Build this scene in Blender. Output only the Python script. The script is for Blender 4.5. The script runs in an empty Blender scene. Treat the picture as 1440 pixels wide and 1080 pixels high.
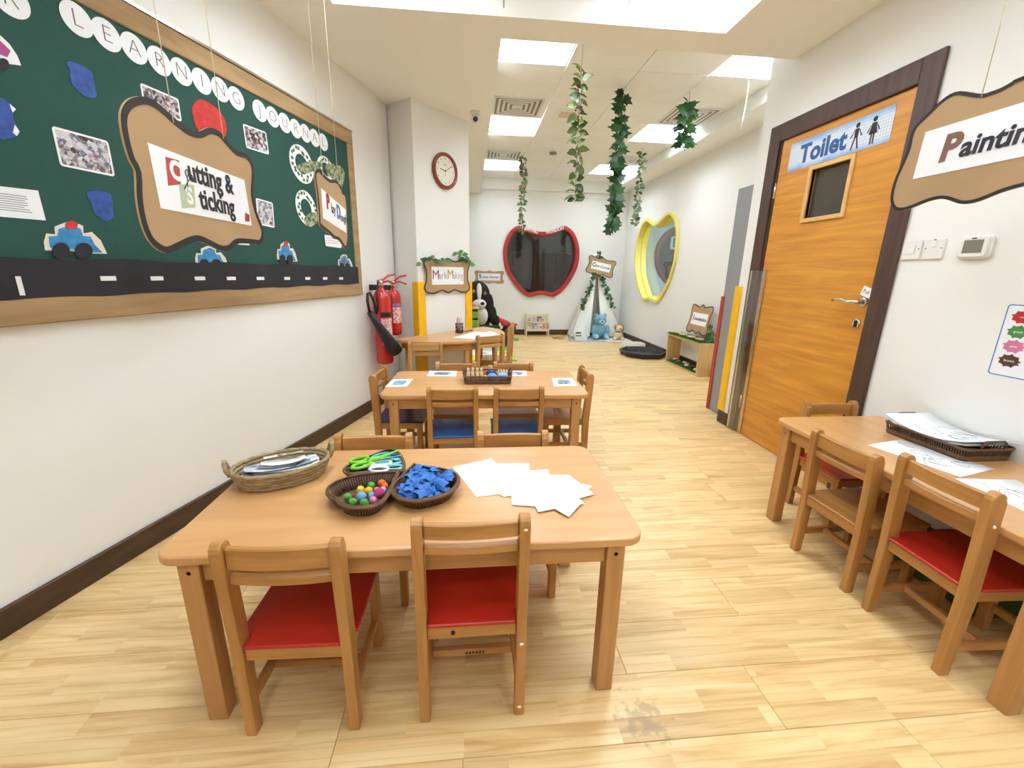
import bpy, bmesh, math, random
from math import sin, cos, pi, radians
from mathutils import Matrix, Vector

random.seed(7)
SC = bpy.context.scene
COL = SC.collection

# ------------------------------------------------------------------ camera
CAM_F, CAM_YAW, CAM_PITCH, CAM_ROLL, CAM_H = 598.4, radians(5.669), radians(14.819), radians(1.077), 1.2
CX, CY = 720.0, 540.0
_f = Vector((sin(CAM_YAW)*cos(CAM_PITCH), cos(CAM_YAW)*cos(CAM_PITCH), -sin(CAM_PITCH)))
_r0 = Vector((cos(CAM_YAW), -sin(CAM_YAW), 0))
_u0 = _r0.cross(_f)
CR = _r0*cos(CAM_ROLL) + _u0*sin(CAM_ROLL)
CU = -_r0*sin(CAM_ROLL) + _u0*cos(CAM_ROLL)
CW = _f
CP = Vector((0, 0, CAM_H))
cd = bpy.data.cameras.new('camera')
cam = bpy.data.objects.new('camera', cd)
COL.objects.link(cam)
cd.sensor_fit = 'HORIZONTAL'
cd.sensor_width = 36.0
cd.lens = CAM_F/1440*36
cd.clip_start = 0.02
M = Matrix.Identity(4)
for i in range(3):
    M[i][0] = CR[i]; M[i][1] = CU[i]; M[i][2] = -CW[i]; M[i][3] = CP[i]
cam.matrix_world = M
SC.camera = cam

# ------------------------------------------------------------------ world, exposure
w = bpy.data.worlds.new('world'); SC.world = w
w.use_nodes = True
w.node_tree.nodes['Background'].inputs[0].default_value = (0.9, 0.92, 1.0, 1)
w.node_tree.nodes['Background'].inputs[1].default_value = 0.25
SC.view_settings.view_transform = 'Standard'
SC.view_settings.look = 'None'
SC.view_settings.gamma = 1
SC.view_settings.use_curve_mapping = False
SC.view_settings.exposure = 0.0
LAMP = 14.5           # radiance of the ceiling light tubes
LAMP_COL = (0.81, 0.91, 1.0)

# ------------------------------------------------------------------ pixel -> place helpers
def ray(px, py):
    return CW*CAM_F + CR*(px-CX) - CU*(py-CY)
def on_z(px, py, z=0.0):
    d = ray(px, py); return CP + d*((z-CP.z)/d.z)
def on_x(px, py, X):
    d = ray(px, py); return CP + d*((X-CP.x)/d.x)
def on_y(px, py, Y):
    d = ray(px, py); return CP + d*((Y-CP.y)/d.y)
# slanted wall on the notice-board side
LA = Vector((-1.551, 1.292, 0)); LD = Vector((0.2779, 0.9606, 0)).normalized(); LN = Vector((LD.y, -LD.x, 0))
def on_lw(px, py, off=0.0):
    d = ray(px, py); t = ((LA.dot(LN)+off) - CP.dot(LN))/d.dot(LN); p = CP + d*t
    return ((p-LA).dot(LD), p.z)
def lw(s, z, off=0.0):
    return LA + LD*s + LN*off + Vector((0, 0, z))
# column face
CA = Vector((-0.474, 4.018, 0)); CE = Vector((0.667, 0.745, 0)).normalized(); CN = Vector((CE.y, -CE.x, 0))
def on_cf(px, py, off=0.0):
    d = ray(px, py); t = ((CA.dot(CN)+off) - CP.dot(CN))/d.dot(CN); p = CP + d*t
    return ((p-CA).dot(CE), p.z)
def cf(s, z, off=0.0):
    return CA + CE*s + CN*off + Vector((0, 0, z))
UP = Vector((0, 0, 1))
def fr(o, r, u=UP):
    r = Vector(r).normalized(); u = Vector(u).normalized(); n = r.cross(u)
    m = Matrix.Identity(4)
    for i in range(3):
        m[i][0] = r[i]; m[i][1] = u[i]; m[i][2] = n[i]; m[i][3] = o[i]
    return m

# ------------------------------------------------------------------ materials
MATS = {}
def new_mat(name):
    m = bpy.data.materials.new(name); m.use_nodes = True
    nt = m.node_tree; b = nt.nodes['Principled BSDF']
    return m, nt, b
def N(nt, t, **kw):
    n = nt.nodes.new(t)
    for k, v in kw.items(): setattr(n, k, v)
    return n
def ramp(nt, stops):
    r = N(nt, 'ShaderNodeValToRGB'); e = r.color_ramp.elements
    while len(e) < len(stops): e.new(0.5)
    for i, (p, c) in enumerate(stops):
        e[i].position = p; e[i].color = (*c, 1)
    return r
def s2l(c):
    return tuple(((v/255)/12.92 if v/255 <= 0.04045 else ((v/255+0.055)/1.055)**2.4) for v in c)
def plain(name, rgb, rough=0.5, metal=0.0, var=0.06, scale=12.0, bump=0.0, coat=0.0, coords='Object'):
    """procedural paint-like material: slightly mottled colour, optional fine relief"""
    if name in MATS: return MATS[name]
    c = s2l(rgb); m, nt, b = new_mat(name)
    tc = N(nt, 'ShaderNodeTexCoord'); no = N(nt, 'ShaderNodeTexNoise')
    no.inputs['Scale'].default_value = scale; no.inputs['Detail'].default_value = 4
    nt.links.new(tc.outputs[coords], no.inputs['Vector'])
    r = ramp(nt, [(0.3, tuple(v*(1-var) for v in c)), (0.7, tuple(min(1, v*(1+var)) for v in c))])
    nt.links.new(no.outputs[0], r.inputs[0]); nt.links.new(r.outputs[0], b.inputs['Base Color'])
    b.inputs['Roughness'].default_value = rough; b.inputs['Metallic'].default_value = metal
    b.inputs['Coat Weight'].default_value = coat
    if bump:
        bp = N(nt, 'ShaderNodeBump'); bp.inputs['Strength'].default_value = bump; bp.inputs['Distance'].default_value = 0.004
        no2 = N(nt, 'ShaderNodeTexNoise'); no2.inputs['Scale'].default_value = scale*8
        nt.links.new(tc.outputs[coords], no2.inputs['Vector'])
        nt.links.new(no2.outputs[0], bp.inputs['Height']); nt.links.new(bp.outputs[0], b.inputs['Normal'])
    MATS[name] = m; return m
def wood(name, c1, c2, axis='X', scale=1.0, rough=0.42, coat=0.15, stretch=14.0):
    if name in MATS: return MATS[name]
    m, nt, b = new_mat(name)
    tc = N(nt, 'ShaderNodeTexCoord'); mp = N(nt, 'ShaderNodeMapping'); oi = N(nt, 'ShaderNodeObjectInfo')
    sc = [stretch*scale]*3; sc['XYZ'.index(axis)] = 1.1*scale
    mp.inputs['Scale'].default_value = sc
    ad = N(nt, 'ShaderNodeVectorMath', operation='ADD'); mu = N(nt, 'ShaderNodeVectorMath', operation='SCALE')
    mu.inputs[0].default_value = (7, 3, 5); nt.links.new(oi.outputs['Random'], mu.inputs['Scale'])
    nt.links.new(tc.outputs['Object'], mp.inputs['Vector']); nt.links.new(mp.outputs[0], ad.inputs[0]); nt.links.new(mu.outputs[0], ad.inputs[1])
    no = N(nt, 'ShaderNodeTexNoise'); no.inputs['Scale'].default_value = 2.2; no.inputs['Detail'].default_value = 6; no.inputs['Distortion'].default_value = 0.6
    nt.links.new(ad.outputs[0], no.inputs['Vector'])
    a, d = s2l(c1), s2l(c2)
    r = ramp(nt, [(0.30, a), (0.5, tuple((x+y)/2 for x, y in zip(a, d))), (0.72, d)])
    nt.links.new(no.outputs[0], r.inputs[0]); nt.links.new(r.outputs[0], b.inputs['Base Color'])
    b.inputs['Roughness'].default_value = rough; b.inputs['Coat Weight'].default_value = coat; b.inputs['Coat Roughness'].default_value = 0.25
    bp = N(nt, 'ShaderNodeBump'); bp.inputs['Strength'].default_value = 0.06; bp.inputs['Distance'].default_value = 0.002
    nt.links.new(no.outputs[0], bp.inputs['Height']); nt.links.new(bp.outputs[0], b.inputs['Normal'])
    MATS[name] = m; return m
def emit(name, col, strength):
    if name in MATS: return MATS[name]
    m, nt, b = new_mat(name)
    b.inputs['Base Color'].default_value = (*col, 1); b.inputs['Emission Color'].default_value = (*col, 1)
    b.inputs['Emission Strength'].default_value = strength
    MATS[name] = m; return m
def blotch(name, cols, scale=14.0, rough=0.4):
    """flat print: patches of several colours (a photographic print seen from afar)"""
    if name in MATS: return MATS[name]
    m, nt, b = new_mat(name)
    tc = N(nt, 'ShaderNodeTexCoord'); v = N(nt, 'ShaderNodeTexVoronoi'); v.inputs['Scale'].default_value = scale
    no = N(nt, 'ShaderNodeTexNoise'); no.inputs['Scale'].default_value = scale*0.8; no.inputs['Detail'].default_value = 5
    oi = N(nt, 'ShaderNodeObjectInfo'); ad = N(nt, 'ShaderNodeVectorMath', operation='ADD')
    mu = N(nt, 'ShaderNodeVectorMath', operation='SCALE'); mu.inputs[0].default_value = (9, 4, 6)
    nt.links.new(oi.outputs['Random'], mu.inputs['Scale'])
    nt.links.new(tc.outputs['Object'], ad.inputs[0]); nt.links.new(mu.outputs[0], ad.inputs[1])
    nt.links.new(ad.outputs[0], v.inputs['Vector']); nt.links.new(ad.outputs[0], no.inputs['Vector'])
    sp = N(nt, 'ShaderNodeSeparateColor'); nt.links.new(v.outputs['Color'], sp.inputs[0])
    mx = N(nt, 'ShaderNodeMath', operation='MULTIPLY_ADD'); mx.inputs[1].default_value = 0.5
    nt.links.new(no.outputs[0], mx.inputs[0]); h = N(nt, 'ShaderNodeMath', operation='MULTIPLY'); h.inputs[1].default_value = 0.5
    nt.links.new(sp.outputs[0], h.inputs[0]); nt.links.new(h.outputs[0], mx.inputs[2])
    k = len(cols); r = ramp(nt, [(0.2+0.6*i/max(1, k-1), s2l(c)) for i, c in enumerate(cols)])
    nt.links.new(mx.outputs[0], r.inputs[0]); nt.links.new(r.outputs[0], b.inputs['Base Color'])
    b.inputs['Roughness'].default_value = rough
    MATS[name] = m; return m
def glass(name, tint=(0.9, 0.9, 0.9), refl=0.25, rough=0.02):
    if name in MATS: return MATS[name]
    m, nt, b = new_mat(name); nt.nodes.remove(b); out = nt.nodes['Material Output']
    tr = N(nt, 'ShaderNodeBsdfTransparent'); tr.inputs[0].default_value = (*tint, 1)
    gl = N(nt, 'ShaderNodeBsdfGlossy'); gl.inputs['Roughness'].default_value = rough; gl.inputs[0].default_value = (1, 1, 1, 1)
    fz = N(nt, 'ShaderNodeFresnel'); fz.inputs[0].default_value = 1.5
    ad_ = N(nt, 'ShaderNodeMath', operation='ADD'); ad_.inputs[1].default_value = refl; ad_.use_clamp = True
    nt.links.new(fz.outputs[0], ad_.inputs[0])
    ge = N(nt, 'ShaderNodeNewGeometry'); iv = N(nt, 'ShaderNodeMath', operation='SUBTRACT'); iv.inputs[0].default_value = 1.0; nt.links.new(ge.outputs['Backfacing'], iv.inputs[1])
    ma = N(nt, 'ShaderNodeMath', operation='MULTIPLY'); nt.links.new(ad_.outputs[0], ma.inputs[0]); nt.links.new(iv.outputs[0], ma.inputs[1])
    mx = N(nt, 'ShaderNodeMixShader'); nt.links.new(ma.outputs[0], mx.inputs[0]); nt.links.new(tr.outputs[0], mx.inputs[1]); nt.links.new(gl.outputs[0], mx.inputs[2])
    nt.links.new(mx.outputs[0], out.inputs[0]); MATS[name] = m; return m

M_wall = plain('wall_paint', (243, 241, 236), 0.55, var=0.012, scale=1.5, bump=0.03, coords='Generated')
M_ceil = plain('ceiling_paint', (251, 250, 245), 0.7, var=0.012, scale=2.0)
M_tile = plain('ceiling_tile', (250, 248, 242), 0.8, var=0.02, scale=6, bump=0.05)
M_base = wood('skirting_brown', (58, 38, 24), (80, 54, 36), 'Y', rough=0.5, coat=0.05)
M_frame = wood('door_frame_brown', (66, 44, 36), (88, 62, 52), 'Z', rough=0.5, coat=0.05)
BE1, BE2 = (178, 126, 70), (202, 149, 90)
W_x = wood('beech_x', BE1, BE2, 'X'); W_y = wood('beech_y', BE1, BE2, 'Y'); W_z = wood('beech_z', BE1, BE2, 'Z')
CH1, CH2 = (166, 113, 54), (198, 143, 80)
C_x = wood('chair_wood_x', CH1, CH2, 'X'); C_y = wood('chair_wood_y', CH1, CH2, 'Y'); C_z = wood('chair_wood_z', CH1, CH2, 'Z')
M_top = wood('table_top_beech', (200, 147, 92), (214, 162, 106), 'X', scale=0.8, rough=0.36, coat=0.25, stretch=9)
M_door = wood('door_veneer', (190, 122, 38), (224, 155, 56), 'Y', scale=0.9, rough=0.38, coat=0.2, stretch=16)
M_pine = wood('pine', (206, 164, 102), (226, 190, 132), 'Z')
M_palewood = wood('pale_wood', (222, 200, 162), (236, 217, 184), 'X')
M_red = plain('red_seat', (182, 36, 22), 0.38, coat=0.2)
M_blue = plain('blue_seat', (32, 92, 160), 0.38, coat=0.2)
M_navy = plain('navy_seat', (40, 38, 86), 0.4, coat=0.2)
M_green = plain('board_green', (38, 80, 71), 0.85, var=0.04, scale=60)
M_burlap = wood('burlap_trim', (158, 126, 88), (186, 154, 112), 'X', rough=0.85, coat=0.0, stretch=8)
M_paper = plain('white_paper', (246, 246, 248), 0.55, var=0.01)
M_ink = plain('black_ink', (32, 30, 34), 0.6)
M_card = plain('cardboard', (178, 144, 104), 0.8, var=0.05, scale=5)
M_edge = plain('black_marker_edge', (36, 31, 28), 0.7)
M_black = plain('black_paper', (34, 35, 42), 0.65, var=0.15, scale=9)
M_chrome = plain('chrome', (205, 200, 192), 0.18, metal=1.0, var=0.0)
M_white = plain('white_plastic', (238, 237, 232), 0.35, var=0.01)
M_steel = plain('white_steel', (232, 232, 230), 0.35, var=0.01)
M_string = plain('string', (214, 200, 172), 0.9)
M_rattan = plain('dark_rattan', (104, 72, 46), 0.6, var=0.25, scale=60)
M_yellow = plain('yellow_guard', (246, 190, 24), 0.4)
M_redguard = plain('red_guard', (186, 58, 42), 0.45)

# ------------------------------------------------------------------ mesh builder
FRAMES = {}
class MB:
    def __init__(s): s.v = []; s.f = []; s.sm = []
    def add(s, vs, fs, smooth=False, m=None):
        k = len(s.v)
        for p in vs:
            p = Vector(p); s.v.append(m @ p if m is not None else p)
        for f in fs: s.f.append([i+k for i in f]); s.sm.append(smooth)
        return s
    def box(s, a, b, m=None):
        x0, y0, z0 = a; x1, y1, z1 = b
        return s.add([(x0, y0, z0), (x1, y0, z0), (x1, y1, z0), (x0, y1, z0), (x0, y0, z1), (x1, y0, z1), (x1, y1, z1), (x0, y1, z1)],
                     [(3, 2, 1, 0), (4, 5, 6, 7), (0, 1, 5, 4), (1, 2, 6, 5), (2, 3, 7, 6), (3, 0, 4, 7)], m=m)
    def cbox(s, c, d, m=None):
        return s.box([c[i]-d[i]/2 for i in range(3)], [c[i]+d[i]/2 for i in range(3)], m)
    def prism(s, pts, z0, z1, m=None, smooth=False):
        n = len(pts)
        a = sum(pts[i][0]*pts[(i+1) % n][1]-pts[(i+1) % n][0]*pts[i][1] for i in range(n))
        if a < 0: pts = pts[::-1]
        vs = [(p[0], p[1], z0) for p in pts]+[(p[0], p[1], z1) for p in pts]
        s.add(vs, [list(range(n))[::-1], list(range(n, 2*n))], m=m)
        k = len(s.v)-2*n
        for i in range(n):
            j = (i+1) % n; s.f.append([k+i, k+j, k+n+j, k+n+i]); s.sm.append(smooth)
        return s
    def ring(s, outer, inner, z0, z1, m=None):
        n = len(outer)
        vs = [(p[0], p[1], z) for z in (z0, z1) for q in (outer, inner) for p in q]
        fs = []
        for i in range(n):
            j = (i+1) % n
            fs += [(2*n+i, 2*n+j, 3*n+j, 3*n+i), (i, n+i, n+j, j), (i, j, 2*n+j, 2*n+i), (n+i, 3*n+i, 3*n+j, n+j)]
        return s.add(vs, fs, m=m)
    def tube(s, path, r, seg=8, closed=False, m=None, flat=None):
        path = [Vector(p) for p in path]; n = len(path)
        rs = r if isinstance(r, (list, tuple)) else [r]*n
        vs = []; prev = None
        for i, p in enumerate(path):
            if closed: t = path[(i+1) % n]-path[i-1]
            else: t = path[min(i+1, n-1)]-path[max(i-1, 0)]
            if t.length < 1e-9: t = Vector((0, 0, 1))
            t.normalize()
            if prev is None:
                prev = t.orthogonal().normalized()
            a = (prev - t*prev.dot(t))
            if a.length < 1e-6: a = t.orthogonal()
            a.normalize(); prev = a; b = t.cross(a)
            for k in range(seg):
                an = 2*pi*k/seg
                vs.append(p + a*cos(an)*rs[i] + b*sin(an)*rs[i])
        fs = []
        for i in range(n if closed else n-1):
            j = (i+1) % n
            for k in range(seg):
                l = (k+1) % seg; fs.append((i*seg+k, i*seg+l, j*seg+l, j*seg+k))
        s.add(vs, fs, True, m)
        if not closed:
            b0 = len(s.v)-len(vs)
            s.f.append([b0+k for k in range(seg)][::-1]); s.sm.append(False)
            s.f.append([b0+(n-1)*seg+k for k in range(seg)]); s.sm.append(False)
        return s
    def lathe(s, prof, seg=20, m=None, smooth=True):
        vs = [(r*cos(2*pi*k/seg), r*sin(2*pi*k/seg), z) for r, z in prof for k in range(seg)]
        fs = []
        for i in range(len(prof)-1):
            for k in range(seg):
                l = (k+1) % seg; fs.append((i*seg+k, i*seg+l, (i+1)*seg+l, (i+1)*seg+k))
        fs.append(list(range(seg))[::-1]); fs.append([(len(prof)-1)*seg+k for k in range(seg)])
        s.add(vs, fs, smooth, m); s.sm[-1] = s.sm[-2] = False
        return s
    def ball(s, c, r, seg=12, rings=8, m=None, jit=0.0):
        if not isinstance(r, (tuple, list)): r = (r, r, r)
        vs = []; fs = []
        for i in range(1, rings):
            th = pi*i/rings
            for k in range(seg):
                q = 1+random.uniform(-jit, jit)
                vs.append((c[0]+r[0]*q*sin(th)*cos(2*pi*k/seg), c[1]+r[1]*q*sin(th)*sin(2*pi*k/seg), c[2]+r[2]*q*cos(th)))
        for i in range(rings-2):
            for k in range(seg):
                l = (k+1) % seg; fs.append((i*seg+k, (i+1)*seg+k, (i+1)*seg+l, i*seg+l))
        t = len(vs); vs += [(c[0], c[1], c[2]+r[2]), (c[0], c[1], c[2]-r[2])]
        for k in range(seg):
            l = (k+1) % seg; fs.append((t, k, l)); fs.append((t+1, (rings-2)*seg+l, (rings-2)*seg+k))
        return s.add(vs, fs, True, m)
    def mesh(s, name, mat, bevel=0.0, seg=1):
        me = bpy.data.meshes.new(name)
        me.from_pydata([tuple(p) for p in s.v], [], s.f)
        me.polygons.foreach_set('use_smooth', s.sm)
        me.materials.append(mat)
        if bevel:
            bm = bmesh.new(); bm.from_mesh(me)
            ed = [e for e in bm.edges if len(e.link_faces) == 2 and e.calc_face_angle(0) > 0.6]
            bmesh.ops.bevel(bm, geom=ed, offset=bevel, segments=seg, affect='EDGES', profile=0.6, clamp_overlap=True)
            bm.to_mesh(me); bm.free()
        me.update(); return me
    def build(s, name, mat, parent=None, bevel=0.0, seg=1, local=False):
        """link as ONE mesh object.  Vertices are in world space unless local (then in the parent's space)."""
        if parent is not None and not local:
            im = FRAMES[parent.name].inverted(); s.v = [im @ p for p in s.v]
        xs = [p.x for p in s.v]; ys = [p.y for p in s.v]; zs = [p.z for p in s.v]
        o = Vector(((min(xs)+max(xs))/2, (min(ys)+max(ys))/2, min(zs) if parent is None else (min(zs)+max(zs))/2))
        s.v = [p-o for p in s.v]
        ob = bpy.data.objects.new(name, s.mesh(name, mat, bevel, seg)); COL.objects.link(ob)
        ob.location = o
        if parent is not None: ob.parent = parent
        base = FRAMES[parent.name] if parent is not None else Matrix.Identity(4)
        FRAMES[ob.name] = base @ Matrix.Translation(o)
        return ob
def tag(o, label=None, cat=None, group=None, kind=None):
    if label: o['label'] = label
    if cat: o['category'] = cat
    if group: o['group'] = group
    if kind: o['kind'] = kind
    return o
def thing(name, label, cat, loc=(0, 0, 0), rz=0.0, group=None, kind=None):
    o = bpy.data.objects.new(name, None); COL.objects.link(o); o.empty_display_size = 0.1
    o.location = loc; o.rotation_euler = (0, 0, rz)
    FRAMES[o.name] = Matrix.Translation(Vector(loc)) @ Matrix.Rotation(rz, 4, 'Z')
    return tag(o, label, cat, group, kind)
def inst(name, me, parent, m):
    """another object sharing mesh data; m is its matrix in the parent's space"""
    o = bpy.data.objects.new(name, me); COL.objects.link(o); o.matrix_basis = m
    if parent is not None: o.parent = parent
    FRAMES[o.name] = (FRAMES[parent.name] if parent is not None else Matrix.Identity(4)) @ m
    return o
def copy_tree(src, loc, rz, label=None, group=None):
    r = src.copy(); COL.objects.link(r); r.location = loc; r.rotation_euler = (0, 0, rz)
    if label: r['label'] = label
    if group: r['group'] = group
    FRAMES[r.name] = Matrix.Translation(Vector(loc)) @ Matrix.Rotation(rz, 4, 'Z')
    for ch in list(src.children):
        c = ch.copy(); COL.objects.link(c); c.parent = r
        for g in list(ch.children):
            d = g.copy(); COL.objects.link(d); d.parent = c
    return r
def text(body, size, mat, m, parent, name='lettering', depth=0.0006, align='CENTER', bold=0.0, shear=0.0, sx=1.0):
    """lettering in the plane of frame m (x right, y up, z out), as a mesh part"""
    cu = bpy.data.curves.new('t', 'FONT'); cu.body = body; cu.size = size; cu.align_x = align; cu.align_y = 'CENTER'
    cu.extrude = depth; cu.offset = bold; cu.shear = shear; cu.resolution_u = 3
    to = bpy.data.objects.new('t', cu); COL.objects.link(to)
    dg = bpy.context.evaluated_depsgraph_get(); dg.update()
    me = bpy.data.meshes.new_from_object(to.evaluated_get(dg))
    b = MB(); S = Matrix.Diagonal((sx, 1, 1, 1))
    b.add([v.co for v in me.vertices], [list(p.vertices) for p in me.polygons], m=m @ S)
    bpy.data.objects.remove(to); bpy.data.curves.remove(cu); bpy.data.meshes.remove(me)
    if not b.v: return None
    return b.build(name, mat, parent)
def circle(r, n=24, cx=0, cy=0, ry=None):
    return [(cx+r*cos(2*pi*i/n), cy+(ry or r)*sin(2*pi*i/n)) for i in range(n)]
def smooth_closed(pts, sub=4):
    n = len(pts); out = []
    for i in range(n):
        p0, p1, p2, p3 = [Vector((*pts[(i+k-1) % n][:2], 0)) for k in range(4)]
        for k in range(sub):
            t = k/sub
            q = 0.5*((2*p1)+(-p0+p2)*t+(2*p0-5*p1+4*p2-p3)*t*t+(-p0+3*p1-3*p2+p3)*t**3)
            out.append((q.x, q.y))
    return out
def shrink(pts, d):
    """inset a closed outline by d"""
    n = len(pts); out = []
    a = sum(pts[i][0]*pts[(i+1) % n][1]-pts[(i+1) % n][0]*pts[i][1] for i in range(n)); sg = 1 if a > 0 else -1
    for i in range(n):
        p, q = Vector(pts[i-1]), Vector(pts[(i+1) % n]); t = (q-p)
        if t.length < 1e-9: out.append(pts[i]); continue
        t.normalize(); out.append((pts[i][0]-t.y*d*sg, pts[i][1]+t.x*d*sg))
    return out
def rrect(w, h, r, n=4, cx=0, cy=0):
    out = []
    for sx, sy, a0 in ((1, 1, 0), (-1, 1, pi/2), (-1, -1, pi), (1, -1, 1.5*pi)):
        for k in range(n+1):
            a = a0+pi/2*k/n; out.append((cx+sx*(w/2-r)+r*cos(a), cy+sy*(h/2-r)+r*sin(a)))
    return out
def struct(o): o['kind'] = 'structure'; return o

# ================================================================== STRUCTURE
XD = 2.10      # wall with the toilet door
XR = 2.95      # rear wall with the yellow window
YF = 8.32      # far wall with the red window
ZS = 2.56      # plaster ceiling height
ZG = 2.80      # tiled ceiling height
YC = 3.25      # where the door wall ends

def floor_material():
    m, nt, b = new_mat('maple_laminate')
    tc = N(nt, 'ShaderNodeTexCoord'); oi = N(nt, 'ShaderNodeObjectInfo'); sp = N(nt, 'ShaderNodeSeparateXYZ')
    nt.links.new(tc.outputs['Object'], sp.inputs[0])
    def math(op, a, bb, c=None):
        n = N(nt, 'ShaderNodeMath', operation=op)
        for i, v in enumerate((a, bb, c)):
            if v is None: continue
            if isinstance(v, (int, float)): n.inputs[i].default_value = v
            else: nt.links.new(v, n.inputs[i])
        return n.outputs[0]
    j = math('FLOOR', math('MULTIPLY_ADD', sp.outputs['Y'], 1/0.0652, 1.5), 0)          # strip 0..2
    off = math('MULTIPLY_ADD', j, 0.37, math('MULTIPLY', oi.outputs['Random'], 5.0))
    kx = math('FLOOR', math('ADD', math('MULTIPLY', sp.outputs['X'], 1/0.42), off), 0)
    cb = N(nt, 'ShaderNodeCombineXYZ'); nt.links.new(kx, cb.inputs[0]); nt.links.new(j, cb.inputs[1]); nt.links.new(oi.outputs['Random'], cb.inputs[2])
    wn = N(nt, 'ShaderNodeTexWhiteNoise'); nt.links.new(cb.outputs[0], wn.inputs['Vector'])
    # grain, different for every strip
    mp = N(nt, 'ShaderNodeMapping'); mp.inputs['Scale'].default_value = (1.6, 17, 17)
    nt.links.new(tc.outputs['Object'], mp.inputs['Vector'])
    ad = N(nt, 'ShaderNodeVectorMath', operation='ADD'); sc = N(nt, 'ShaderNodeVectorMath', operation='SCALE'); sc.inputs['Scale'].default_value = 20
    nt.links.new(wn.outputs['Color'], sc.inputs[0]); nt.links.new(mp.outputs[0], ad.inputs[0]); nt.links.new(sc.outputs[0], ad.inputs[1])
    no = N(nt, 'ShaderNodeTexNoise'); no.inputs['Scale'].default_value = 1.5; no.inputs['Detail'].default_value = 7; no.inputs['Distortion'].default_value = 0.9
    nt.links.new(ad.outputs[0], no.inputs['Vector'])
    g = ramp(nt, [(0.33, s2l((216, 174, 114))), (0.5, s2l((235, 199, 140))), (0.68, s2l((243, 211, 156)))])
    nt.links.new(no.outputs[0], g.inputs[0])
    wv = N(nt, 'ShaderNodeTexWave', wave_type='BANDS', bands_direction='Y'); wv.inputs['Scale'].default_value = 0.55; wv.inputs['Distortion'].default_value = 9.0; wv.inputs['Detail'].default_value = 2.0; wv.inputs['Detail Scale'].default_value = 0.7
    nt.links.new(ad.outputs[0], wv.inputs['Vector'])
    wr = ramp(nt, [(0.0, (0.80, 0.74, 0.64)), (0.12, (0.97, 0.96, 0.94)), (1.0, (1, 1, 1))]); nt.links.new(wv.outputs[0], wr.inputs[0])
    gx = N(nt, 'ShaderNodeMix', data_type='RGBA', blend_type='MULTIPLY'); gx.inputs[0].default_value = 0.5
    nt.links.new(g.outputs[0], gx.inputs[6]); nt.links.new(wr.outputs[0], gx.inputs[7])
    # worn grey scuff on the floor near the craft table
    geo = N(nt, 'ShaderNodeNewGeometry'); sb = N(nt, 'ShaderNodeVectorMath', operation='SUBTRACT'); sb.inputs[1].default_value = (0.47, 0.87, 0)
    nt.links.new(geo.outputs['Position'], sb.inputs[0]); ln = N(nt, 'ShaderNodeVectorMath', operation='LENGTH'); nt.links.new(sb.outputs[0], ln.inputs[0])
    n3 = N(nt, 'ShaderNodeTexNoise'); n3.inputs['Scale'].default_value = 34; n3.inputs['Detail'].default_value = 6; nt.links.new(geo.outputs['Position'], n3.inputs['Vector'])
    sm = math('SUBTRACT', n3.outputs[0], math('MULTIPLY', ln.outputs['Value'], 3.2))
    sr = ramp(nt, [(0.30, (0, 0, 0)), (0.42, (0.55, 0.55, 0.55))]); nt.links.new(sm, sr.inputs[0])
    t = ramp(nt, [(0.0, (0.80, 0.77, 0.72)), (0.35, (0.95, 0.94, 0.92)), (1.0, (1.0, 1.0, 1.0))]); nt.links.new(wn.outputs['Value'], t.inputs[0])
    mx = N(nt, 'ShaderNodeMix', data_type='RGBA', blend_type='MULTIPLY'); mx.inputs[0].default_value = 1.0
    nt.links.new(gx.outputs[2], mx.inputs[6]); nt.links.new(t.outputs[0], mx.inputs[7])
    st = N(nt, 'ShaderNodeMix', data_type='RGBA'); nt.links.new(sr.outputs[0], st.inputs[0]); nt.links.new(mx.outputs[2], st.inputs[6]); st.inputs[7].default_value = (*s2l((150, 124, 84)), 1)
    nt.links.new(st.outputs[2], b.inputs['Base Color'])
    b.inputs['Roughness'].default_value = 0.34
    b.inputs['Specular IOR Level'].default_value = 0.5
    bp = N(nt, 'ShaderNodeBump'); bp.inputs['Strength'].default_value = 0.03; bp.inputs['Distance'].default_value = 0.002
    nt.links.new(no.outputs[0], bp.inputs['Height']); nt.links.new(bp.outputs[0], b.inputs['Normal'])
    return m
M_floor = floor_material()
M_joint = plain('floor_joint', (150, 112, 66), 0.7)

floor = struct(MB().box((-3.2, -2.2, -0.09), (3.2, YF+0.2, -0.009)).build('floor', M_joint))
def plank_mesh(L, Wd):
    b = MB(); x, y = L/2-0.0005, Wd/2-0.0005; c = 0.0012
    vs = [(sx*x, sy*y, -0.0085) for sx, sy in ((-1, -1), (1, -1), (1, 1), (-1, 1))]
    vs += [(sx*x, sy*y, -c) for sx, sy in ((-1, -1), (1, -1), (1, 1), (-1, 1))]
    vs += [(sx*(x-c), sy*(y-c), 0) for sx, sy in ((-1, -1), (1, -1), (1, 1), (-1, 1))]
    fs = [(8, 9, 10, 11)]
    for i in range(4):
        k = (i+1) % 4; fs += [(i, k, 4+k, 4+i), (4+i, 4+k, 8+k, 8+i)]
    b.add(vs, fs); return b.mesh('plank', M_floor)
PL, PW = 1.215, 0.1955
full = plank_mesh(PL, PW)
fim = FRAMES[floor.name].inverted()
row = 0; y = -0.95
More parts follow.
